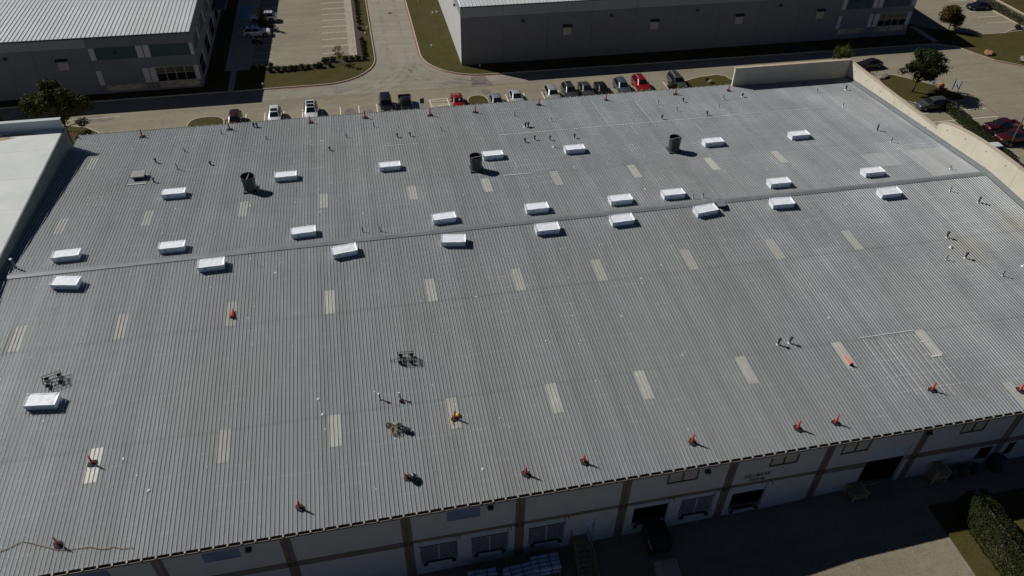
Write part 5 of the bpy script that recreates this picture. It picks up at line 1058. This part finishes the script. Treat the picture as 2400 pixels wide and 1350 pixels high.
tree('autumn_sapling', 'young rust-leaved tree at the corner beside the white wing', -36.6, 35.6, 5.0, clumps_of(8, 7, 0.9, .8, 2.4, 4.6, 0.4, 0.7), 700, 0.26, 'leaf3', 13, 0.08)
wb = clumps_of(21, 26, 2.9, 2.4, 2.6, 6.3, 0.75, 1.2, 0.6, 0.0) + [(-2.9, 0.3, 3.7, .65), (-2.5, 0, 4.6, .6), (3.3, 0, 5.0, .8), (3.5, -.3, 3.8, .7), (2.9, 0.2, 2.8, .7)]
tree('windblown_tree', 'windblown dark green tree on the island by the parapet', 87.8, 36.7, 7.2, wb, 8500, 0.30, 'leaf2', 22, 0.17, (0.9, 0), llean=(0.5, -.1, 0.1))
tree('round_tree', 'round russet-topped tree at the corner of the far warehouse', 111.2, 59.7, 4.8, clumps_of(31, 22, 1.75, 1.75, 1.5, 3.7, 0.85, 1.2, -0.35, 0), 7500, 0.28, 'leaf3', 32, 0.11)
tree('bare_sapling', 'nearly bare yellowing sapling above the shrub row', -3.0, 62.5, 4.0, clumps_of(41, 12, 0.9, .9, 1.2, 3.6, 0.35, 0.6), 420, 0.20, 'leaf4', 42, 0.05)
t = thing('conifer', 'small dark conifer between the two white off-roaders', 'tree', (-16.2, 80.3, 0.1)); b = MB(); b.tube([(0, 0, 0), (0, 0, 4.3)], 0.08, 6, 0.02); b.build('trunk', 'bark', t)
leaves([(0.12 * math.sin(i * 2.3), 0.12 * math.cos(i * 2.3), 0.6 + i * 0.42, 0.88 - 0.085 * i) for i in range(9)], 2200, 0.2, 51).build('crown', 'leaf1', t)
t = thing('weeping_shrub', 'feathery green shrub top showing over the parapet corner', 'shrub', (80.6, 47.0, 0.0)); b = MB(); b.tube([(0, 0, 0), (0.3, 0, 2.2)], 0.1, 6, 0.04); b.build('trunk', 'bark', t)
rnd = random.Random(9); b = MB()
for i in range(220):
    a = rnd.uniform(0, 6.28); q = rnd.uniform(.3, 2.1); p0 = Vector((rnd.uniform(-1.6, 1.2), rnd.uniform(-.8, .8), rnd.uniform(1.6, 3.1))); d = Vector((0.6 + .5 * math.cos(a), .5 * math.sin(a), 1.0)).normalized() * rnd.uniform(.7, 1.5)
    w = Vector((-d.y, d.x, 0.1)).normalized() * 0.05; b.add([p0 - w, p0 + w, p0 + d * .6 + w, p0 + d, p0 + d * .6 - w], [(0, 1, 2, 3, 4)])
b.build('crown', 'leaf1', t)
def shrub_mesh(seed, r, n, sq=0.85, m='shrub'):
    cl = [(0, 0, r * sq, r * .9), (r * .3, r * .2, r * .7, r * .6), (-r * .35, -r * .1, r * .65, r * .6)]
    return leaves(cl, n, 0.17, seed, shell=0.45).mesh('crown', m)
SM = [shrub_mesh(60 + i, 0.52, 420) for i in range(4)]
b = MB(); b.tube([(0, 0, 0), (0, 0, 0.5)], 0.04, 5); stem = b.mesh('stem', 'bark')
def shrub(x, y, lb, group, s=1.0, me=None):
    t = thing('shrub', lb, 'shrub', (x, y, 0.14), random.uniform(0, 6), group); t.scale = (s, s, s); put('stem', stem, t); put('crown', me or random.choice(SM), t)
S1 = [(-14.3, 63.0), (-14.4, 61.1), (-13.1, 61.1), (-12.0, 61.1), (-11.0, 61.15), (-10.2, 61.25), (-9.2, 61.3), (-8.2, 61.3), (-7.1, 61.5), (-6.3, 61.5), (-4.75, 61.6)]
for i, (x, y) in enumerate(S1): shrub(x, y, f'round shrub, {ORD[i]} from the building shade in the lower row by the west car park', 'shrubs edging the west car park', random.uniform(.9, 1.2))
S2 = [(-5.6, 63.1), (-5.0, 63.5), (-4.1, 63.5), (-2.0, 63.4), (-0.95, 63.4), (0.1, 63.35), (1.1, 63.4)]
for i, (x, y) in enumerate(S2): shrub(x, y, f'round shrub, {ORD[i]} from the bend in the row below the sapling', 'shrubs edging the west car park', random.uniform(.9, 1.15))
for i in range(9): shrub(1.12, 65.0 + 0.82 * i, f'tufted shrub, {ORD[i]} up from the row corner in the strip beside the road', 'shrubs in the strip beside the road', random.uniform(.75, .95))
for i, yy in enumerate((76.5, 79.6, 81.5, 83.3, 84.6, 85.9, 87.2, 88.5, 89.8, 91.1, 92.4)): shrub(0.98, yy, f'tufted shrub, {ORD[i]} above the planting gap in the strip beside the road', 'shrubs in the strip beside the road', random.uniform(.75, 1.0))
shrub(49.0, 43.6, 'dark shrub in front of the green-grey estate car', None, 1.7); shrub(56.0, 46.0, 'small spiky shrub on the large grass island', None, .75); shrub(-35.2, 41.8, 'low shrub at the car-park edge near the white wing', None, 1.1); shrub(-33.4, 42.0, 'second low shrub at the car-park edge near the white wing', None, .9)
for i, (x, y) in enumerate(((124.5, 57.6), (127.0, 58.1), (129.0, 58.2))): shrub(x, y, ['clipped round shrub at the kerb corner of the far car park', 'reddish shrub beside the clipped one in the far bed', 'last shrub of the far corner bed'][i], None, 1.2 if i == 0 else .9)
shrub(-17.0, 62.2, 'shaded shrub at the building end of the lower row', 'shrubs edging the west car park', 1.0); shrub(-15.7, 62.2, 'shaded shrub next in from the building end', 'shrubs edging the west car park', 1.0)
def hedge(name, lb, path, w, h, n, size, seed, z0=0.0, m='hedge'):
    rnd = random.Random(seed); b = MB(); seg = list(zip(path, path[1:])); Ls = [math.dist(a, c) for a, c in seg]
    t = thing(name, lb, 'hedge', (path[0][0], path[0][1], z0)); o = Vector((path[0][0], path[0][1], 0))
    for i in range(n):
        k = rnd.choices(range(len(seg)), Ls)[0]; a, c = seg[k]; u = rnd.random(); d = Vector((c[0] - a[0], c[1] - a[1], 0)).normalized(); q = Vector((-d.y, d.x, 0))
        ang = rnd.uniform(-0.15, math.pi + 0.15); f = 1 + 0.14 * noise.noise(Vector((u * Ls[k] * .8 + k * 9, ang, seed))) + rnd.uniform(-.12, .03)
        ca, sa = math.cos(ang), math.sin(ang); px = math.copysign(abs(ca) ** 0.6, ca) * w / 2 * f; pz = math.copysign(abs(sa) ** 0.6, sa) * h * f
        p = Vector((a[0] + (c[0] - a[0]) * u, a[1] + (c[1] - a[1]) * u, 0)) + q * px + Vector((0, 0, max(pz, 0.03))) - o
        U = Vector((rnd.gauss(0, 1), rnd.gauss(0, 1), rnd.gauss(0, .7))).normalized(); V = U.cross(Vector((ca * q.x, ca * q.y, sa + .2))).normalized(); s = size * rnd.uniform(.6, 1.4)
        b.add([p - U * s * .5, p - V * s * .35, p + U * s * .6, p + V * s * .35], [(0, 1, 2, 3)])
    b.build('foliage', m, t)
    b = MB(); b.wall_strip([(p[0] - o.x, p[1] - o.y) for p in path], w * 0.42, 0.02, h * 0.6); b.build('branches', 'bark', t)
hedge('hedge', 'long clipped hedge between the parking bays beyond the parapet', [(89.9, 31.6), (89.8, 28), (89.0, 22), (88.4, 17.5), (88.3, 13.8)], 1.7, 1.25, 9000, 0.17, 71)
hedge('hedge', 'tall dense hedge on the lawn beside the dock yard', [(45.5, -33.8), (45.4, -39), (45.2, -46), (45, -56)], 2.7, 2.3, 22000, 0.145, 72, 0.1)
hedge('hedge', 'low hedge along the far corner car park', [(127.7, 59.5), (127.9, 66), (128.3, 75), (128.8, 90)], 1.3, 1.1, 5000, 0.2, 73, 0.1)
# boulders
for x, y, sx, sy, sz, m, lb in ((110.9, 48.0, 1.1, .8, .38, 'rock_red', 'red sandstone boulder on the far lawn'), (115.3, 44.4, 1.3, .9, .42, 'rock', 'brown boulder at the lawn edge by the drive'), (86.3, 42.6, 1.2, .8, .3, 'rock', 'flat grey boulder at the island tip'), (93.4, 37.3, .8, .6, .48, 'rock_red', 'red boulder on the tree island near the sign'), (56.3, 45.2, .5, .4, .3, 'rock', 'small pale rock on the large grass island')):
    o = lump('boulder', lb, 'boulder', x, y, sx, sy, sz, m, x, 0.4, (9, 6)); o.location.z = 0.1
# small white utility markers
for i, (x, y, lb) in enumerate(((13.2, 90.0, 'white valve marker nearest the frame top on the lawn'), (15.1, 82.4, 'first of two white pipe stubs beside the lit wall'), (15.9, 82.6, 'second of two white pipe stubs beside the lit wall'), (13.0, 67.0, 'white marker on the lawn inside the kerb bend'), (1.9, 74.4, 'white marker in the planting strip gap'), (2.3, 77.0, 'white marker at the strip edge by the kerb'), (-15.3, 56.2, 'white marker on the lawn beside building shade'), (20.0, 57.6, 'white drain stub at the warehouse corner'))):
    b = MB(); b.lathe([(0.13, 0.1), (0.13, 0.45), (0.08, 0.5)], 8); tag(b.build('utility_marker', 'pvc', None, False, (x, y, 0)), lb, 'utility marker')
b = MB(); b.lathe([(0.42, 0.0), (0.42, 0.018), (0.36, 0.022)], 18); tag(b.build('manhole_cover', 'iron', None, False, (7.1, 84.3, 0.006)), 'round rusty manhole cover in the side road', 'manhole cover')
# wheel stops
b = MB(); P = [(-0.09, 0), (-0.07, 0.13), (0.07, 0.13), (0.09, 0)]; b.add([(x, -0.9, z) for x, z in P] + [(x, 0.9, z) for x, z in P], [(0, 1, 5, 4), (1, 2, 6, 5), (2, 3, 7, 6), (0, 3, 2, 1), (4, 5, 6, 7)]); ws = b.mesh('wheel_stop', 'kerb')
for i in range(9): tag(put('wheel_stop', ws, None, (-0.62, 68.85 + 3.015 * i - 3.015, 0.01)), f'concrete wheel stop, {ORD[i]} up from the shrubs on the road side of the car park', 'wheel stop', 'wheel stops in the car parks')
for i in range(2): tag(put('wheel_stop', ws, None, (-17.9, 88.6 + 3.0 * i, 0.01)), ['concrete wheel stop just beyond the white off-roader behind the conifer', 'concrete wheel stop second beyond the white off-roader behind the conifer'][i], 'wheel stop', 'wheel stops in the car parks')
for i, yy in enumerate((66.0, 62.9, 59.9)): tag(put('wheel_stop', ws, None, (126.6, yy, 0.01)), ['wheel stop next to the navy sedan in the far car park', 'middle wheel stop of the far car park', 'wheel stop nearest the kerb corner of the far car park'][i], 'wheel stop', 'wheel stops in the car parks')
# signs and light pole
t = thing('access_sign', 'dark backed access sign post before the blue symbol', 'sign', (8.75, 43.6, 0)); b = MB(); b.tube([(0, 0, 0), (0, 0, 2.1)], 0.035, 6); b.build('post', 'post', t)
b = MB(); b.box((-0.32, -0.04, 1.25), (0.32, -0.025, 2.1)); b.build('sign_plate', 'fixture', t)
t = thing('site_sign', 'pale rectangular site sign on two dark posts', 'sign', (95.1, 35.8, 0.1), R(-57))
for q in (-0.46, 0.46): b = MB(); b.box((q - 0.05, -0.05, 0), (q + 0.05, 0.05, 1.9)); b.build('post', 'fixture', t)
b = MB(); b.box((-0.41, -0.03, 0.45), (0.41, 0.03, 1.75)); b.build('sign_panel', 'blue_grey', t)
lump('cooler_box', 'pale blue object under the windblown tree', 'container', 93.2, 38.9, .35, .3, .35, 'wrap', 8).location.z = 0.12
t = thing('light_pole', 'tall slim light pole beyond the clipped hedge', 'light pole', (91.6, 18.5, 0)); b = MB(); b.lathe([(0.25, 0), (0.25, 0.5)], 10); b.build('footing', 'kerb', t)
b = MB(); b.lathe([(0.09, 0.5), (0.06, 8.5)], 8); b.build('pole', 'post', t); b = MB(); b.box((-0.2, -0.5, 8.45), (0.2, 0.5, 8.6)); b.build('lamp_head', 'fixture', t)

# ------------------------------------------------------------------ dock yard
def az(x): return apron_z(x)
t = thing('staircase', 'wooden yard stairs with handrails down from the man door', 'stairs', (12.82, YW - 0.02, 0))
b = MB(); zb = az(12.8); b.box((-0.68, -1.25, 0.0), (0.68, 0.0, 0.06))
for q in (-0.6, 0.6):
    for yy in (-1.2, -0.1): b.box((q - 0.05, yy - 0.05, zb), (q + 0.05, yy + 0.05, -0.003))
b.build('landing', 'wood', t); nst = 7
for i in range(nst): b = MB(); z = -0.05 - (0 - 0.05 - zb) * (i + 1) / (nst + .6); y = -1.3 - 0.36 * i; b.box((-0.62, y - 0.32, z - 0.05), (0.62, y, z)); b.build('tread', 'wood', t)
for q in (-0.67, 0.67):
    b = MB(); b.add([(q - 0.03, -1.26, 0.0), (q + 0.03, -1.26, 0.0), (q + 0.03, -1.3 - 0.36 * nst, zb + 0.02), (q - 0.03, -1.3 - 0.36 * nst, zb + 0.02), (q - 0.03, -1.26, -0.28), (q + 0.03, -1.26, -0.28), (q + 0.03, -1.3 - 0.36 * nst + .2, zb + 0.0), (q - 0.03, -1.3 - 0.36 * nst + .2, zb)], [(0, 1, 2, 3), (4, 7, 6, 5), (0, 3, 7, 4), (1, 5, 6, 2), (0, 4, 5, 1)]); b.build('stringer', 'wood', t)
    b = MB(); b.tube([(q, -0.02, 1.02), (q, -1.25, 1.02), (q, -1.3 - 0.36 * nst, zb + 0.98)], 0.035, 6)
    for yy, z in ((-0.05, 0.0), (-1.25, 0.0), (-1.3 - 0.18 * nst, zb * .5), (-1.3 - 0.36 * nst, zb)): b.tube([(q, yy, z), (q, yy, z + 1.0)], 0.03, 6)
    b.build('handrail', 'wood', t)
def bundle(x, y, lb, n, L):
    t = thing('wrapped_bundle', lb, 'bundle', (x, y, az(x) + 0.1), R(random.uniform(-3, 6)), 'blue-white wrapped bundles under the dock doors')
    r = 0.17
    for row in range(3):
        for i in range(n - row % 2):
            b = MB(); yy = (i - (n - 1) / 2 + 0.5 * (row % 2)) * 2.05 * r; ex = random.uniform(-.05, .05); b.tube([(-L / 2 + ex, yy, r + row * r * 1.75), (0, yy, r + row * r * 1.75 + .01), (L / 2 + ex, yy, r + row * r * 1.75)], r, 9); b.build('roll', 'wrap', t, True)
    for q in (-0.55, 0.35): b = MB(); b.box((q * L / 2 - 0.02, -n * r - 0.06, 0.0), (q * L / 2 + 0.02, n * r + 0.06, 5.6 * r + 0.03)); b.build('strap', 'frame', t)
    b = MB(); b.box((-L / 2 + .1, -n * r, -0.1), (L / 2 - .1, n * r, -0.005)); b.build('pallet', 'wood', t)
bundle(4.75, -32.1, 'blue-white wrapped roll bundle below the second gated door', 4, 2.2); bundle(7.5, -32.3, 'blue-white wrapped roll bundle in the middle of three', 4, 2.2); bundle(9.75, -31.85, 'blue-white wrapped roll bundle nearest the yard stairs', 4, 2.2)
# ramp at the open door
t = thing('yard_ramp', 'dark steel ramp at the open dock door', 'ramp', (19.1, YW, 0)); b = MB(); za = az(19); b.add([(-0.85, -0.06, 0.08), (0.85, -0.06, 0.08), (0.85, -2.2, 0.02), (-0.85, -2.2, 0.02), (-0.85, -0.06, za), (0.85, -0.06, za), (0.85, -2.2, za), (-0.85, -2.2, za)], [(0, 3, 2, 1), (0, 4, 7, 3), (1, 2, 6, 5), (3, 7, 6, 2), (0, 1, 5, 4)]); b.build('deck', 'fixture', t)
for q in (-0.88, 0.88): b = MB(); b.box((q - 0.03, -2.2, za), (q + 0.03, -0.1, 0.32)); b.build('side_plate', 'frame', t)
b = MB(); b.box((-0.94, -2.28, 0.04), (-0.86, -1.55, 0.12)); b.build('edge_strip', 'sealant', t)
# boxy container near the frame bottom
t = thing('waste_container', 'dull grey container standing in the dock yard shade', 'container', (18.9, -34.2, az(19)), R(-4)); b = MB(); b.box((-0.85, -1.5, 0.15), (0.85, 0.5, 1.1)); b.build('body', 'wallTop', t)
b = MB(); b.add([(-0.9, -1.55, 1.105), (0.9, -1.55, 1.105), (0.9, 0.55, 1.105), (-0.9, 0.55, 1.105), (-0.5, -1.5, 1.3), (0.8, -1.5, 1.3), (0.8, 0.45, 1.3), (-0.5, 0.45, 1.3)], [(4, 5, 6, 7), (0, 1, 5, 4), (1, 2, 6, 5), (2, 3, 7, 6), (3, 0, 4, 7)]); b.build('lid', 'walk', t)
for q in (-0.7, 0.7): b = MB(); b.box((q - 0.1, -1.4, 0), (q + 0.1, 0.4, 0.148)); b.build('skid', 'wood', t)
# yard guide post and edge rail beside the stairs
b = MB(); b.tube([(10.72, -30.5, az(10.7) + .05), (10.78, -33.4, az(10.7) + .05)], 0.06, 6); tag(b.build('guide_rail', 'mullion', None), 'pale wheel guide rail on the yard beside the bundles', 'guide rail')
def crate(x, y, w, d, h, rz_, lb):
    t = thing('wooden_crate', lb, 'crate', (x, y, az(x)), R(rz_)); b = MB(); b.box((-w / 2 + .03, -d / 2 + .03, 0.1), (w / 2 - .03, d / 2 - .03, h - 0.04)); b.build('box', 'wood', t)
    for k in range(5): b = MB(); q = -w / 2 + w * k / 5; b.box((q + .01, -d / 2, h - 0.035), (q + w / 5 - .01, d / 2, h)); b.build('plank', 'wood_pale' if k == 4 else 'wood', t)
    for sx in (-1, 1):
        for sy in (-1, 1): b = MB(); b.box((sx * w / 2 - .06, sy * d / 2 - .06, 0), (sx * w / 2 + .06, sy * d / 2 + .06, h + .02)); b.build('post', 'wood_pale', t)
    b = MB(); b.box((-w / 2 + .07, -d / 2 - .03, h * .45), (w / 2 - .07, -d / 2 + .01, h * .62)); b.build('rail', 'wood_pale', t)
crate(37.1, -30.95, 1.35, 1.1, 0.95, 4, 'open wooden crate beside the tall dock opening'); crate(44.6, -30.95, 1.15, 0.95, 1.75, -6, 'tall wooden crate past the tall dock opening')
for x, lb, s in ((46.0, 'dark covered bin next to the tall crate', 1.0), (47.2, 'second dark covered bin along the dock wall', .95), (48.4, 'third dark covered bin below the small window', .9), (50.6, 'bulky dark covered machine at the wall end', 1.35)):
    t = thing('covered_bin', lb, 'bin', (x, -30.95, 0.0)); b = MB(); b.lathe([(0.42 * s, 0.05), (0.46 * s, 0.5), (0.48 * s, 0.85 * s)], 10); b.build('body', 'fixture', t, True)
    b = MB(); b.lathe([(0.52 * s, 0.86 * s), (0.5 * s, 0.93 * s), (0.3 * s, 1.05 * s), (0.05, 1.08 * s)], 10); b.build('lid', 'pipe_dark', t, True)
